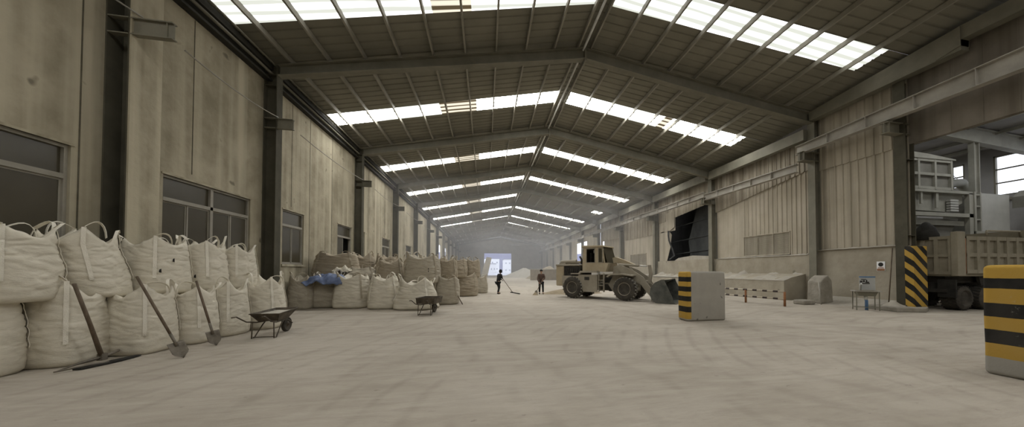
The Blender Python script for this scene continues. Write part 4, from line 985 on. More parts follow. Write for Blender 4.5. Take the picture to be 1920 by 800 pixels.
m_ = MB(); m_.box((.85, .8, 1.65), (1.3, 1.35, 2.05)); m_.box((.80, .82, 2.05), (.92, 1.33, 2.75)); part(m_, 'seat', 'loader_dark', ca_, bevel=.03)
m_ = MB(); m_.tube([(1.9, 1.05, 1.65), (1.65, 1.05, 2.25)], .03, 8); m_.lathe([(.16, 0), (.2, 0), (.2, .03), (.16, .03)], 20, (1.62, 1.05, 2.27), 'z'); part(m_, 'steering_wheel', 'loader_dark', ca_)
# articulation and front frame
m_ = MB(); m_.box((1.62, .75, .55), (2.5, 1.4, .85)); m_.box((1.75, .85, .95), (2.4, 1.3, 1.25)); m_.lathe([(.10, .45), (.10, 1.35)], 16, (2.05, 1.07, 0), 'z'); part(m_, 'articulation_joint', 'loader_dark')
m_ = MB(); m_.prism([(2.35, .50), (3.7, .50), (3.75, 1.25), (3.0, 1.95), (2.85, 2.0), (2.42, 1.90), (2.35, 1.30), (2.1, .85)], .62, .74, 'y'); m_.prism([(2.35, .50), (3.7, .50), (3.75, 1.25), (3.0, 1.95), (2.85, 2.0), (2.42, 1.90), (2.35, 1.30), (2.1, .85)], 1.41, 1.53, 'y')
m_.box((2.4, .74, .55), (3.7, 1.41, .7)); m_.box((2.42, .74, 1.2), (2.55, 1.41, 1.85)); part(m_, 'front_frame', 'loader_dust')
m_ = MB(); m_.prism([(2.28, 1.30), (2.50, 1.42), (3.05, 1.44), (3.75, 1.36), (3.78, 1.42), (3.05, 1.52), (2.45, 1.50), (2.22, 1.34)], .02, .60, 'y'); part(m_, 'front_fender', 'loader_dust')
part(MB().prism([(2.28, 1.30), (2.50, 1.42), (3.05, 1.44), (3.75, 1.36), (3.78, 1.42), (3.05, 1.52), (2.45, 1.50), (2.22, 1.34)], 1.60, WHL, 'y'), 'front_fender', 'loader_dust')
ARM = [(2.62, 1.98), (2.95, 1.95), (3.55, 1.72), (4.15, 1.32), (4.55, .75), (4.95, .30), (4.95, .10), (4.72, .10), (4.35, .50), (4.0, .95), (3.55, 1.12), (3.05, 1.45), (2.75, 1.72)]
for y0 in (.52, 1.53): part(MB().prism(ARM, y0, y0+.10, 'y'), 'lift_arm', 'loader_dust')
part(MB().tube([(4.1, .62, 1.05), (4.1, 1.55, 1.05)], .09, 12), 'cross_tube', 'loader_dust', smooth=True)
part(MB().prism([(2.22, 2.42), (2.42, 2.46), (2.9, 2.30), (3.55, 2.02), (3.62, 1.95), (3.5, 1.90), (2.9, 2.02), (2.42, 2.12), (2.3, 2.08)], .92, 1.22, 'y'), 'bell_crank_cover', 'loader')
for y0 in (1.02,):
    c_ = part(MB().tube([(2.7, y0-.25, 2.02), (3.85, y0-.25, 1.94)], .065, 14), 'tilt_cylinder', 'loader_dust', smooth=True, auto=40)
    part(MB().tube([(3.85, y0-.25, 1.94), (4.32, y0-.25, 1.90)], .032, 12), 'ram_rod', 'chrome', c_, smooth=True)
for y0 in (.80, 1.36):
    c_ = part(MB().tube([(2.55, y0, .95), (3.3, y0, .98)], .06, 12), 'lift_cylinder', 'loader_dust', smooth=True, auto=40)
    part(MB().tube([(3.3, y0, .98), (3.9, y0, 1.05)], .03, 12), 'ram_rod', 'chrome', c_, smooth=True)
part(MB().prism([(4.28, 1.98), (4.42, 1.98), (4.52, 1.5), (4.42, .95), (4.28, .98), (4.34, 1.5)], .98, 1.14, 'y'), 'tilt_lever', 'loader_dust')
part(MB().tube([(4.35, 1.06, 1.0), (4.75, 1.06, .72)], .045, 10), 'bucket_link', 'loader_dust', smooth=True)
# bucket: curved shell with side plates
bo = [(5.95, .02), (5.40, .0), (5.02, .04), (4.80, .20), (4.72, .45), (4.78, .75), (4.98, 1.02), (5.28, 1.18), (5.42, 1.20)]
bi = [(5.40, 1.16), (5.26, 1.13), (5.02, .98), (4.84, .73), (4.79, .46), (4.86, .24), (5.05, .09), (5.40, .04), (5.95, .04)]
bk_ = part(MB().prism(bo+bi, -.12, WHL+.12, 'y'), 'bucket', 'bucket_in')
for y0 in (-.15, WHL+.12): part(MB().prism([(5.95, 0), (5.40, -.0), (5.02, .02), (4.80, .18), (4.70, .45), (4.76, .77), (4.96, 1.05), (5.28, 1.21), (5.44, 1.23), (5.50, 1.05), (5.78, .45)], y0, y0+.03, 'y'), 'side_plate', 'bucket_in', bk_)
part(MB().box((5.82, -.15, 0), (6.02, WHL+.15, .025)), 'cutting_edge', 'blade', bk_)
m_ = MB()
for y0 in (.52, 1.53): m_.prism([(4.74, .08), (4.60, .05), (4.72, .75), (4.92, .98)], y0-.06, y0+.16, 'y')
part(m_, 'bucket_bracket', 'loader_dust', bk_)

# ================================================================== DUMP TRUCK
tk = thing('dump_truck', 'dusty brown dump truck seen tail first through the wide opening', 'dump truck', (19.15, 9.65, 0), 0)
# local: +x forward away from the hall, y 0..2.5
tb, tt = 1.56, 3.12; TL = 6.2
def panel(mb, p0, p1, z0, z1, nc, nr, out, fr=.16, d=.09):
    """framed panel with recessed fields between p0 and p1 (local xy), frame standing out along out"""
    p0, p1, out = Vector((*p0, 0)), Vector((*p1, 0)), Vector((*out, 0)); W = (p1-p0).length; u = (p1-p0).normalized()
    def bx(a0, a1, b0, b1, t0, t1):
        c = [p0+u*a+out*t+Vector((0, 0, b)) for b in (b0, b1) for a, t in ((a0, t0), (a1, t0), (a1, t1), (a0, t1))]
        mb.add(c, [(0,3,2,1),(4,5,6,7),(0,1,5,4),(1,2,6,5),(2,3,7,6),(3,0,4,7)])
    mb.mi = 1; bx(0, W, z0, z1, -.05, 0); mb.mi = 0
    for k in range(nc+1): x = (W-fr)*k/nc; bx(x, x+fr, z0, z1, 0, d)
    for k in range(nr+1):
        z = z0+(z1-z0-fr)*k/nr; bx(0, W, z, z+fr, 0, d*.9)
m_ = MB(); panel(m_, (.55, .1), (4.3, .1), tb, tt, 6, 2, (0, -1)); m_.build('bed_side', ['truck', 'truck'], tk)
m_ = MB(); panel(m_, (.55, 2.4), (4.3, 2.4), tb, tt, 6, 2, (0, 1)); m_.build('bed_side', ['truck', 'truck'], tk)
m_ = MB(); panel(m_, (.02, 2.45), (.02, .12), tb-.05, tt+.02, 5, 2, (-1, 0), .13); m_.build('tailgate', ['truck', 'truck'], tk)
part(MB().box((-.10, -.06, tb-.1), (.34, .16, tt+.18)), 'corner_post', 'truck', tk, bevel=.02); part(MB().box((-.10, 2.34, tb-.1), (.34, 2.56, tt+.18)), 'corner_post', 'truck', tk, bevel=.02)
part(MB().tube([(.42, .02, tb), (.42, .02, tt-.1)], .045, 10), 'hinge_pipe', 'rust', tk, smooth=True)['label'] = 'rusty upright pipe'
part(MB().box((0, .12, tb-.12), (4.3, 2.38, tb)), 'bed_floor', 'truck', tk); part(MB().box((4.3, .05, tb-.1), (4.4, 2.45, tt+.35)), 'bed_headboard', 'truck', tk)
m_ = MB(); m_.box((-.05, .8, .85), (6.4, .95, 1.15)); m_.box((-.05, 1.55, .85), (6.4, 1.7, 1.15)); m_.box((.2, .5, 1.15), (4.2, 2.0, tb-.12)); m_.box((-.1, .3, .75), (.0, 2.2, .9)); part(m_, 'chassis', 'truck_dark', tk)
part(MB().box((1.9, .08, .62), (4.0, .16, .72)), 'side_guard', 'truck', tk); part(MB().prism([(1.7, 1.45), (2.5, 1.45), (2.2, .8), (1.9, .8)], .25, .35, 'y'), 'guard_bracket', 'truck_dark', tk)
for x in (.62, 1.95): 
    for y in (.1, 1.8): 
        w_ = big_wheel(x, y, False, tk, .52, .58, 'truck_dark', 'truck_dark')
big_wheel(5.0, .15, False, tk, .52, .32, 'truck_dark', 'truck_dark'); big_wheel(5.0, 2.0, False, tk, .52, .32, 'truck_dark', 'truck_dark')
part(MB().box((-.06, .05, .55), (.02, .6, 1.3)), 'mud_flap', 'black', tk)
m_ = MB(); m_.prism([(4.55, .9), (6.6, .9), (6.6, 2.0), (6.3, 2.9), (4.55, 2.95)], .12, 2.38, 'y'); part(m_, 'truck_cab', 'truck', tk, bevel=.05)
part(MB().box((4.9, .10, 2.05), (5.9, .118, 2.7)), 'cab_window', 'glass', tk)
m_ = MB(); m_.lathe([(.42, 0), (.40, .25), (.30, .55), (.10, .80), (.03, .84)], 20, (.35, 1.0, tt-.1)); m_.xf(Matrix.Diagonal((1, 1, 1, 1))); tag(m_.build('tarp_peak', 'black', None, True, loc=(19.05, 9.75, 0)), 'black pointed tarp peak on the bed at the tail of the truck', 'chute')  # peak of a black tarp on the truck bed, shaped as a cone
tb_ = MB().tube([(2.1, .2, tt+.1), (2.15, .2, tt+.28), (4.2, .2, tt+.30), (4.28, .2, tt+.05)], .04, 10); part(tb_, 'tarp_rail', 'truck', tk, smooth=True)

# ================================================================== ANNEX MACHINERY
hp = thing('hopper_machine', 'tall grey hopper machine with ribbed box sides, behind the truck', 'machine', (21.6, 13.0, 0))
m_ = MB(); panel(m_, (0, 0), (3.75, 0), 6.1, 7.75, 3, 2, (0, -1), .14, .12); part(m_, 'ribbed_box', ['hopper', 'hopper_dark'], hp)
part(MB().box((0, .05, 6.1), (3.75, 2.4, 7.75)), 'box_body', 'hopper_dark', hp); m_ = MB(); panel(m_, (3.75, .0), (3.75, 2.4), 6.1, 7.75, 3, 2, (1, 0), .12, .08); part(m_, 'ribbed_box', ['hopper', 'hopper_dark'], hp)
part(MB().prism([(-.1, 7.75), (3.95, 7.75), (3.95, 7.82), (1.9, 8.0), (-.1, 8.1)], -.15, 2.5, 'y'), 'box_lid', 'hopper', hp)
part(MB().lathe([(.62, 8.0), (.62, 9.3), (.55, 9.35)], 24, (1.0, 1.0, 0)), 'inlet_duct', 'hopper', hp, smooth=True, auto=40)
m_ = MB(); m_.box((.0, -.1, 5.95), (5.3, .1, 6.1)); m_.box((.0, -.1, 4.65), (5.3, .1, 4.85)); m_.box((0, -.1, 0), (.30, .06, 6.0)); m_.box((5.0, -.1, 0), (5.3, .1, 6.0)); m_.box((.0, 2.3, 0), (.2, 2.5, 6.1)); m_.box((5.05, 2.3, 0), (5.3, 2.5, 6.1))
m_.box((1.5, -.04, 5.3), (1.62, .04, 5.95)); m_.box((2.6, -.04, 5.1), (2.78, .04, 5.95)); part(m_, 'frame', 'hopper', hp)
part(MB().prism([(.3, 6.0), (4.95, 6.0), (4.95, 5.5), (3.7, 4.95), (.3, 5.0)], .15, 2.3, 'y'), 'trough', 'hopper', hp)
m_ = MB(); [m_.box((3.6, -.08, 4.95+k*.14), (4.2, .1, 5.05+k*.14)) for k in range(5)]; part(m_, 'vent_grille', 'board', hp)
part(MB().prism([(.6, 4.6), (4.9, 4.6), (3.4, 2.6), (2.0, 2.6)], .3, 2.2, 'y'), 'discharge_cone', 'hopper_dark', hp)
part(MB().box((.3, .12, 4.2), (5.0, .18, 4.45)), 'brace', 'hopper', hp)
part(MB().ribbon([(.35, -.25, 4.6), (.5, -.3, 4.0), (.45, -.28, 3.4), (.75, -.3, 2.9)], (1, 0, 0), .22, .02), 'torn_cloth', 'board', hp)
cb = thing('control_cabin', 'plain pale grey boxed cabinet beside the hopper machine, above the truck', 'cabinet', (27.55, 12.9, 3.9))
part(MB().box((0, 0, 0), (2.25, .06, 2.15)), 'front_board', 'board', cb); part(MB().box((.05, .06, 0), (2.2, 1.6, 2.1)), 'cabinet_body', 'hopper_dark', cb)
m_ = MB(); m_.box((-.65, -.05, -3.9), (-.5, .1, 2.2)); m_.box((-.2, -.05, -3.9), (-.1, .1, 2.2)); [m_.box((-.5, -.04, z), (-.2, .04, z+.07)) for z in (-.2, .6, 1.35, 2.0)]; m_.box((-.65, -.1, -.25), (2.6, 1.7, -.02)); m_.box((2.3, -.05, -3.9), (2.45, .1, -.2)); part(m_, 'support_frame', 'hopper', cb)
cv = thing('conveyor', 'dusty grey conveyor frame at the right edge behind the truck', 'conveyor', (30.0, 11.6, 0))
m_ = MB(); m_.bar((-.2, 0, 5.2), (3.0, 0, 5.7), .1, .12); m_.bar((-.2, 0, 4.6), (3.0, 0, 4.9), .1, .12); m_.bar((-.2, 0, 4.0), (3.0, 0, 4.0), .2, .2); m_.box((.2, -.05, 0), (.35, .1, 5.2)); m_.box((2.6, -.05, 0), (2.75, .1, 5.6))
[m_.box((.3+.5*k, -.1, 3.3+.15*(k % 2)), (.7+.5*k, .6, 3.6+.15*(k % 3))) for k in range(5)]; part(m_, 'frame', 'hopper', cv)
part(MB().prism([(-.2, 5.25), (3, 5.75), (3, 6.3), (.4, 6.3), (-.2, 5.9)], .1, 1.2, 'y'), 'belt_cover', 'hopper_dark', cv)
t = thing('extraction_duct', 'bent grey duct in front of the annex window, at the right edge', 'duct', (28.8, 14.9, 0))
part(MB().tube([(-2.6, 0, 6.5), (-1.6, 0, 6.85), (.3, 0, 7.2), (1.2, 0, 7.3), (1.6, 0, 6.9), (1.75, 0, 5.6)], .28, 14), 'duct', 'hopper', t, smooth=True)
part(MB().box((1.45, -.2, 0), (2.05, .2, 5.6)), 'duct_stand', 'hopper_dark', t)

# ================================================================== BLOCKS, POST, RAIL, SINK
BH = 1.65
M['block_stripe'] = stripe_mat('hazard_bands_mid', bands=[(0, 'G'), (.05, 'Y'), (.185, 'K'), (.30, 'Y'), (.405, 'K'), (.505, 'Y'), (.60, 'K'), (.70, 'Y'), (.80, 'K'), (.895, 'Y')], xlim=.14, height=BH)
def rblock(name, label, loc, sx, sy, h, mat, rz=0):
    bm = bmesh.new(); bmesh.ops.create_cube(bm, size=1)
    for v in bm.verts: v.co.x = (v.co.x+.5)*sx; v.co.y = (v.co.y+.5)*sy; v.co.z = (v.co.z+.5)*h
    bmesh.ops.bevel(bm, geom=[e for e in bm.edges], offset=.07, segments=4, profile=.5, affect='EDGES')
    bmesh.ops.subdivide_edges(bm, edges=bm.edges[:], cuts=3, use_grid_fill=True)
    for v in bm.verts:
        n_ = noise.noise(v.co*3.1+Vector(loc)); v.co += v.normal*.012*n_ if v.normal.length else Vector()
        if noise.noise(v.co*7+Vector(loc)) > .42: v.co *= 1
        if v.co.z < 0: v.co.z = 0
    me = bpy.data.meshes.new(name); bm.to_mesh(me); bm.free(); me.materials.append(M[mat]); me.polygons.foreach_set('use_smooth', [True]*len(me.polygons))
    o = bpy.data.objects.new(name, me); C.objects.link(o); o.location = loc; o.rotation_euler = (0, 0, rz); tag(o, label, 'concrete block'); return o
rblock('concrete_block', 'concrete block standing mid-floor with yellow and black bands on its left side', (6.56, 9.5, 0), 1.45, .56, BH, 'block_stripe')
M['block_stripe2'] = stripe_mat('hazard_bands_near', bands=[(0, 'G'), (.165, 'Y'), (.29, 'K'), (.415, 'Y'), (.535, 'K'), (.66, 'Y'), (.79, 'K'), (.885, 'Y')], height=1.78)
rblock('concrete_block', 'concrete block at the right edge of the photo with wide yellow and black bands', (8.12, 2.35, 0), 1.3, 1.48, 1.78, 'block_stripe2')
def toe(x, y, rx, ry, h, label, mat='dust', seed=1, name='dust_heap'):
    vs = [(0, 0, h)]; fs = []; n = 40; rg = 6
    for r_ in range(1, rg+1):
        q = r_/rg
        for k in range(n):
            a = 2*math.pi*k/n; w_ = 1+.18*noise.noise(Vector((math.cos(a)*1.5, math.sin(a)*1.5, seed))); z = h*(1-q)**.8*(1+.25*noise.noise(Vector((math.cos(a)*q*3, math.sin(a)*q*3, seed+5)))) if r_ < rg else 0
            vs.append((rx*q*w_*math.cos(a), ry*q*w_*math.sin(a), z+.002))
    for k in range(n): fs.append((0, 1+k, 1+(k+1) % n))
    for r_ in range(rg-1):
        for k in range(n): fs.append((1+r_*n+k, 1+(r_+1)*n+k, 1+(r_+1)*n+(k+1) % n, 1+r_*n+(k+1) % n))
    o = MB().add(vs, fs).build(name, mat, None, True, loc=(x, y, 0)); tag(o, label, 'heap', None, 'stuff'); return o
M['post_stripe'] = stripe_mat('diagonal_hazard_stripes', diag=(.52, .85))
hp_ = MB().box((0, 0, 0), (.75, .30, 2.70)).build('striped_post', 'post_stripe', None, bevel=.015, loc=(17.38, 10.02, 0)); tag(hp_, 'tall square post with diagonal yellow and black stripes at the wide opening', 'post')
m_ = MB(); m_.prism([(16.35, 9.95), (17.3, 9.62), (18.0, 9.95), (18.0, 11.0), (16.6, 11.2)], 0, .18, 'z')
tag(m_.build('concrete_plinth', 'plinth', None, bevel=.03), 'low dusty concrete plinth at the foot of the dark column', 'plinth')
toe(17.0, 10.5, .5, .5, .42, 'powder heaped on the plinth in front of the dark column', seed=3)
# toe of powder along the right wall
m_ = MB(); m_.prism([(WR-.1, .34), (WR-.6, .12), (WR-1.4, .02), (WR-1.5, 0), (WR-.1, 0)], 10.95, 14.3, 'y')
o = m_.build('powder_bank', 'dust', None); tag(o, 'thin bank of powder along the wall behind the sink', 'powder', None, 'stuff')
tag(MB().box((-.35, -.3, 0), (.35, .3, .22)).build('concrete_lump', 'plinth', None, bevel=.06, loc=(15.6, 13.2, 0)), 'low concrete lump on the floor at the foot of the column left of the sink', 'concrete lump')
m_ = MB(); m_.prism([(-.4, 0), (.42, 0), (.36, 1.15), (.1, 1.45), (-.15, 1.3), (-.36, 1.1)], -.35, .35, 'y'); tag(m_.build('concrete_footing', 'plinth', None, bevel=.06, loc=(16.95, 13.5, 0)), 'dust-capped broken concrete footing beside the right wall column', 'footing')
t = thing('wooden_stake', 'pale stick leaning on the broken footing', 'stick', (16.2, 12.85, 0)); MB().tube([(0, 0, 0), (.25, .3, 1.15)], .025, 8).build('stick', 'steel_light', t, True)
tag(MB().tube([(17.45, 10.95, .02), (18.0, 11.1, 2.7)], .022, 8).build('steel_rod', 'wood', None, True), 'thin dark rod leaning on the wall between the sink and the dark column', 'rod')
# sink on a stand, with its splashback
sk = thing('wash_sink', 'small steel wash sink on thin stand with blue drain pipe', 'sink', (15.9, 10.75, 0), R(-38))
# local: x along its front, y towards the wall
m_ = MB()
for (x, y) in ((-.36, -.2), (.36, -.2), (-.36, .22), (.36, .22)): MB().box((x-.015, y-.015, 0), (x+.015, y+.015, .78)).build('leg', 'steel', sk)
m_.box((-.38, -.22, .12), (.38, -.19, .14)); m_.box((-.38, .2, .12), (.38, .23, .14)); m_.box((-.38, -.2, .12), (-.35, .2, .14)); m_.box((.35, -.2, .12), (.38, .2, .14)); m_.build('stretcher', 'steel', sk)
m_ = MB(); m_.box((-.42, -.27, .79), (.42, -.22, .83)); m_.box((-.42, .22, .79), (.42, .27, .83)); m_.box((-.42, -.22, .79), (-.34, .22, .83)); m_.box((.34, -.22, .79), (.42, .22, .83)); m_.build('counter_rim', 'steel_light', sk)
m_ = MB(); vs = [(-.34, -.22, .82), (.34, -.22, .82), (.34, .22, .82), (-.34, .22, .82), (-.26, -.15, .60), (.26, -.15, .60), (.26, .15, .60), (-.26, .15, .60)]
m_.add(vs, [(0, 1, 5, 4), (1, 2, 6, 5), (2, 3, 7, 6), (3, 0, 4, 7), (4, 5, 6, 7)]); o = m_.build('basin', 'steel', sk); q_ = o.modifiers.new('t', 'SOLIDIFY'); q_.thickness = .012
MB().tube([(0, 0, .60), (0, 0, .45), (.02, .0, .40), (.02, 0, .0)], .055, 14).build('drain_pipe', 'blue_pipe', sk, True); MB().tube([(0, 0, .60), (0, 0, .44)], .065, 14).build('drain_collar', 'white_pipe', sk, True)
m_ = MB(); m_.box((-.12, .26, .84), (.40, .28, 1.42)); m_.build('splashback', 'board', sk, bevel=.006)
m_ = MB(); m_.box((-.12, .245, 1.38), (.40, .30, 1.43)); m_.build('splashback_edge', 'blue_pipe', sk)
def text(body, size, loc, rot, mat, parent, name='lettering', ext=.003):
    cu = bpy.data.curves.new(name, 'FONT'); cu.body = body; cu.size = size; cu.extrude = ext; cu.align_x = 'CENTER'; cu.align_y = 'CENTER'
    o = bpy.data.objects.new(name, cu); C.objects.link(o); cu.materials.append(M[mat]); o.location = loc; o.rotation_euler = rot; o.parent = parent; return o
m_ = MB()
for (x0, x1, z0, z1) in ((-.10, -.02, 1.16, 1.24), (.0, .06, 1.18, 1.26), (.08, .20, 1.15, 1.20), (-.10, .22, 1.10, 1.14), (-.06, .10, 1.28, 1.31), (.10, .14, 1.20, 1.28)): m_.box((x0, .254, z0), (x1, .259, z1))
m_.build('worn_marks', 'loader_dark', sk)
MB().tube([(-.10, .2, .83), (-.10, .2, 1.10), (-.10, .12, 1.12), (-.10, .06, 1.06)], .028, 10).build('tap', 'white_pipe', sk, True)
# safety sign
sg = thing('safety_sign', 'small white and brown wall sign with a round symbol, between the sink and the rod', 'sign', (WR-.125, 11.62, 1.66), 0)
MB().box((-.012, -.16, 0), (0, .16, .44)).build('sign_board', 'far_white', sg)
MB().box((-.016, -.15, .01), (-.012, .15, .10)).build('lower_band', 'rust', sg)
MB().box((-.016, -.12, .12), (-.012, .12, .15)).build('text_line', 'rust', sg); MB().box((-.016, -.10, .165), (-.012, .10, .18)).build('text_line', 'rust', sg)
MB().lathe([(.085, -.018), (.097, -.018), (.097, -.013), (.085, -.013)], 24, (0, 0, .30), 'x').build('symbol_ring', 'loader_dark', sg)
m_ = MB(); m_.lathe([(.014, -.018), (.014, -.013)], 14, (0, .0, .345), 'x'); m_.prism([(-.012, .25), (.016, .245), (.014, .325), (-.014, .325)], -.018, -.013, 'x'); m_.bar((-.015, -.06, .25), (-.015, .06, .36), .01, .012); m_.build('symbol', 'loader_dark', sg)
# striped rail
rl = thing('guard_rail', 'low orange and pale striped pipe guard rail beyond the concrete block', 'guard rail', (13.74, 12.55, 0), R(10))
for z in (.68, .34): MB().tube([(0, 0, z), (0, 3.9, z)], .045, 12).build('rail', 'rail', rl, True)
for y in (0, 1.95, 3.9): MB().tube([(0, y, 0), (0, y, .68)], .05, 12).build('post', 'rust', rl, True)

hz_ = MB().box((WL+.1, 24, .02), (17.0, YE-.1, 9.2)).build('dust_haze', 'haze', None); tag(hz_, 'thin dust haze hanging in the far half of the hall', 'haze', None, 'stuff')
# ================================================================== FAR CLUTTER
t = thing('leaning_slab', 'tall grey slab leaning in front of the bright far doorway', 'slab', (-.2, 70, 0), 0)
m_ = MB(); m_.prism([(-.9, 0), (.55, 0), (1.55, 4.35), (.45, 4.5)], -.3, .3, 'y'); m_.build('slab', 'concrete_right', t)
toe(12.6, 62, 4.6, 4.5, 2.5, 'large brown heap of sand behind the loader', 'sand', 7, 'sand_heap')
t = thing('retaining_wall', 'low brown retaining wall in front of the far sand heap', 'retaining wall', (12.0, 53, 0))
MB().box((-4.6, 0, 0), (3.6, .4, 1.75)).build('wall_body', 'sand', t); MB().box((-4.8, -.1, 1.75), (3.8, .5, 1.87)).build('coping', 'dust', t)
toe(9.5, 76, 5.5, 4, 2.2, 'pale heap of powder near the far end on the right', 'dust', 11, 'powder_heap')
toe(4.1, 33, 1.0, .8, .16, 'low scatter of powder on the floor beyond the sweeping workers', 'dust', 12, 'powder_heap')
toe(14.9, 20.8, 2.1, 2.2, 1.05, 'big heap of pale powder behind the loader bucket', 'dust', 14, 'powder_heap')
toe(6.2, 22.8, 2.3, 1.2, .42, 'pale powder mound behind the loader', 'sand', 15, 'powder_heap')
toe(3.35, 21.6, .20, .16, .22, 'small dark heap of sweepings at the feet of the brown-clothed worker', 'sand', 16, 'sweepings')
t = thing('flood_light', 'small dusty roof ventilator drum fixed high on the right far wall', 'ventilator', (17.2, 50, 5.0))
bpy.data.objects.remove(t)

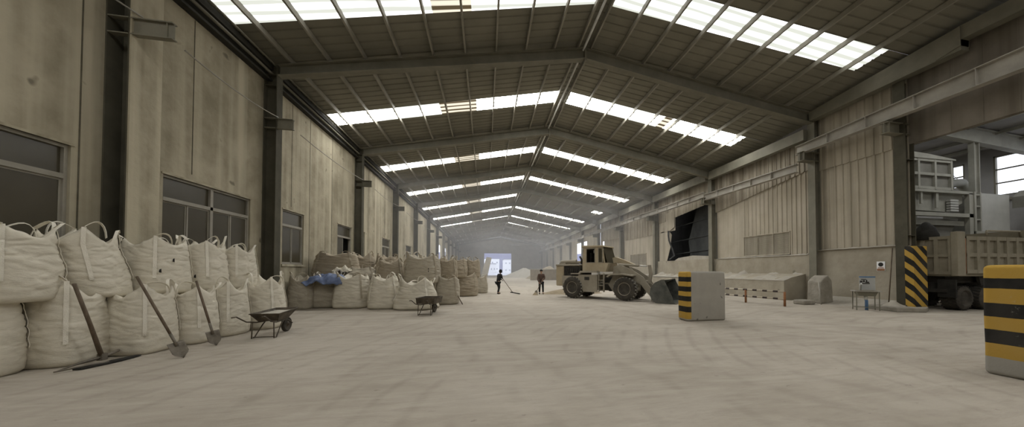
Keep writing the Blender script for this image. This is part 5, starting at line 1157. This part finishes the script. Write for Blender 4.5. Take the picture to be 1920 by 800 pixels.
# ================================================================== WORKERS
def skinned(name, verts, edges, radii, mat, parent, sub=2, root=0):
    me = bpy.data.meshes.new(name); me.from_pydata([Vector(v) for v in verts], edges, []); me.materials.append(M[mat])
    o = bpy.data.objects.new(name, me); C.objects.link(o); o.parent = parent
    s = o.modifiers.new('skin', 'SKIN'); s.use_smooth_shade = True
    for i, r_ in enumerate(radii):
        d = me.skin_vertices[0].data[i]; d.radius = r_ if isinstance(r_, tuple) else (r_, r_); d.use_root = (i == root)
    ss = o.modifiers.new('sub', 'SUBSURF'); ss.levels = sub; ss.render_levels = sub
    return o
def worker(label, loc, rz, top, legs_mat, hands, stride=.16, lean=.12, headmat='hair', hood=True):
    """local +y is where the person faces; hands: two hand targets"""
    t = thing('person', label, 'person', loc, rz)
    hip = (0, 0, .88); ch = (0, lean*.9, 1.22); nk = (0, lean*1.25, 1.42); hd = (0, lean*1.7, 1.58)
    fl, fr = (-.13, stride, .07), (.13, -stride*.6, .07)
    knl, knr = (-.12, stride*.75+.05, .48), (.12, -stride*.1+.06, .48)
    shl, shr = (-.19, lean*1.1, 1.36), (.19, lean*1.1, 1.36)
    (hl, hr) = hands; el = tuple((a+b)/2 for a, b in zip(shl, hl)); er = tuple((a+b)/2 for a, b in zip(shr, hr)); el = (el[0]-.08, el[1]-.05, el[2]-.06); er = (er[0]+.08, er[1]-.05, er[2]-.06)
    # one continuous body
    V = [hip, (0, lean*.4, 1.04), ch, nk, (0, lean*1.5, 1.50), hd, (0, lean*1.7, 1.66), (-.10, 0, .84), knl, (fl[0], fl[1], .12), (fl[0], fl[1]+.14, .05), (.10, 0, .84), knr, (fr[0], fr[1], .12), (fr[0], fr[1]+.14, .05), shl, el, hl, shr, er, hr]
    Eg = [(0, 1), (1, 2), (2, 3), (3, 4), (4, 5), (5, 6), (0, 7), (7, 8), (8, 9), (9, 10), (0, 11), (11, 12), (12, 13), (13, 14), (2, 15), (15, 16), (16, 17), (2, 18), (18, 19), (19, 20)]
    Rd = [(.13, .11), (.12, .10), (.14, .11), .055, .05, (.085, .10), (.07, .085), .085, .06, .04, .04, .085, .06, .04, .04, .06, .04, .028, .06, .04, .028]
    skinned('body', V, Eg, Rd, 'skin', t)
    skinned('jacket', [(0, -.005, .80), (0, lean*.4, 1.04), ch, (nk[0], nk[1], 1.38), shl, el, tuple(a*.88+b*.12 for a, b in zip(hl, el)), shr, er, tuple(a*.88+b*.12 for a, b in zip(hr, er))], [(0, 1), (1, 2), (2, 3), (2, 4), (4, 5), (5, 6), (2, 7), (7, 8), (8, 9)],
            [(.17, .14), (.16, .135), (.19, .145), .075, .085, .062, .05, .085, .062, .05], top, t)
    skinned('trousers', [hip, (-.10, 0, .80), knl, (fl[0], fl[1]-.01, .12), (.10, 0, .80), knr, (fr[0], fr[1]-.01, .12)], [(0, 1), (1, 2), (2, 3), (0, 4), (4, 5), (5, 6)], [(.16, .13), .105, .078, .062, .105, .078, .062], legs_mat, t)
    for f_ in (fl, fr): skinned('boot', [(f_[0], f_[1]-.04, .12), (f_[0], f_[1]-.02, .055), (f_[0], f_[1]+.16, .045)], [(0, 1), (1, 2)], [.058, .055, .045], 'black', t, 1)
    m_ = MB(); hx, hy, hz = hd
    prof = [(.02, .155), (.07, .145), (.105, .09), (.118, .03), (.118, -.03), (.10, -.09)] if hood else [(.02, .15), (.07, .135), (.10, .085), (.108, .04), (.106, .02)]
    m_.lathe([(r_, z) for r_, z in reversed(prof)], 20, (hx, hy-.015, hz+.02)); m_.build('hood' if hood else 'cap', top if hood else 'hair', t, True)
    m_ = MB(); m_.lathe([(.008, -.01), (.016, 0), (.01, .02)], 8, (hx, hy+.098, hz-.0)); 
    for s in (-1, 1): m_.lathe([(.004, -.005), (.011, 0), (.004, .005)], 8, (hx+s*.034, hy+.088, hz+.03))
    m_.box((hx-.025, hy+.083, hz-.047), (hx+.025, hy+.092, hz-.040)); m_.build('face_features', 'skin', t, True)
    for h_, e_ in ((hl, el), (hr, er)):      # palm with five fingers curled round the handle
        d = (Vector(h_)-Vector(e_)).normalized(); sd = d.cross(Vector((0, 0, 1))).normalized(); up = sd.cross(d)
        V2 = [Vector(h_), Vector(h_)+d*.05]; E2 = [(0, 1)]; R2 = [.026, .030]
        for k in range(4):
            b_ = len(V2); base = Vector(h_)+d*.07+sd*(-.030+.02*k); ln = (.9, 1.05, 1., .78)[k]
            V2 += [base, base+d*.022*ln-up*.022, base+d*.002-up*.045*ln]; E2 += [(1, b_), (b_, b_+1), (b_+1, b_+2)]; R2 += [.0095, .009, .008]
        b_ = len(V2); V2 += [Vector(h_)+sd*-.038+d*.03, Vector(h_)+sd*-.05+d*.055-up*.02, Vector(h_)+sd*-.03+d*.06-up*.045]; E2 += [(0, b_), (b_, b_+1), (b_+1, b_+2)]; R2 += [.012, .010, .009]
        skinned('hand', V2, E2, R2, 'skin' if not hood else 'black', t, 1)
    return t
worker('person in black hooded work clothes, back to the camera, pushing a wide broom', (.88, 22.98, 0), R(-60), 'cloth_black', 'cloth_black', ((-.10, .42, .98), (.14, .28, 1.12)), .14, .14)
br = thing('push_broom', 'long dark push broom held by the worker in black', 'broom', (1.9, 22.72, 0))
def wl(p, o, a): 
    c, s = math.cos(a), math.sin(a); return Vector((o[0]+p[0]*c-p[1]*s, o[1]+p[0]*s+p[1]*c, p[2]))
h1 = wl((.14, .30, 1.10), (.88, 22.98), R(-60)); h2 = wl((-.08, .47, .95), (.88, 22.98), R(-60)); tip = Vector((1.9, 22.72, .12)); o_ = Vector((1.9, 22.72, 0))
MB().tube([h1+(h1-tip)*.12-o_, tip-o_], [.02, .022], 8).build('handle', 'wood', br, True)
m_ = MB(); m_.bar((-.15, .02, .14), (.5, -.2, .035), .12, .06); m_.build('broom_head', 'cloth_black', br)
worker('person in dark brown work clothes facing the camera, holding a shovel', (3.88, 22.3, 0), R(168), 'cloth_brown', 'cloth_black', ((-.12, .22, 1.0), (.12, .30, .82)), .08, .05, hood=False)
sh_ = thing('shovel', 'small shovel held upright-slanted by the worker in brown', 'shovel', (3.42, 21.75, 0))
hA = wl((-.12, .24, 1.0), (3.88, 22.3), R(168)); hB = wl((.12, .32, .82), (3.88, 22.3), R(168)); o_ = Vector((3.42, 21.75, 0))
MB().tube([hA-o_+Vector((.03, .0, .14)), Vector((.06, .05, .25))], .017, 8).build('handle', 'wood', sh_, True)
m_ = MB(); m_.prism([(-.12, .0), (.12, .0), (.10, .26), (.03, .32), (-.03, .32), (-.10, .26)], -.01, .01, 'y'); m_.build('blade', 'blade', sh_, rot=(R(-20), 0, R(-20)))
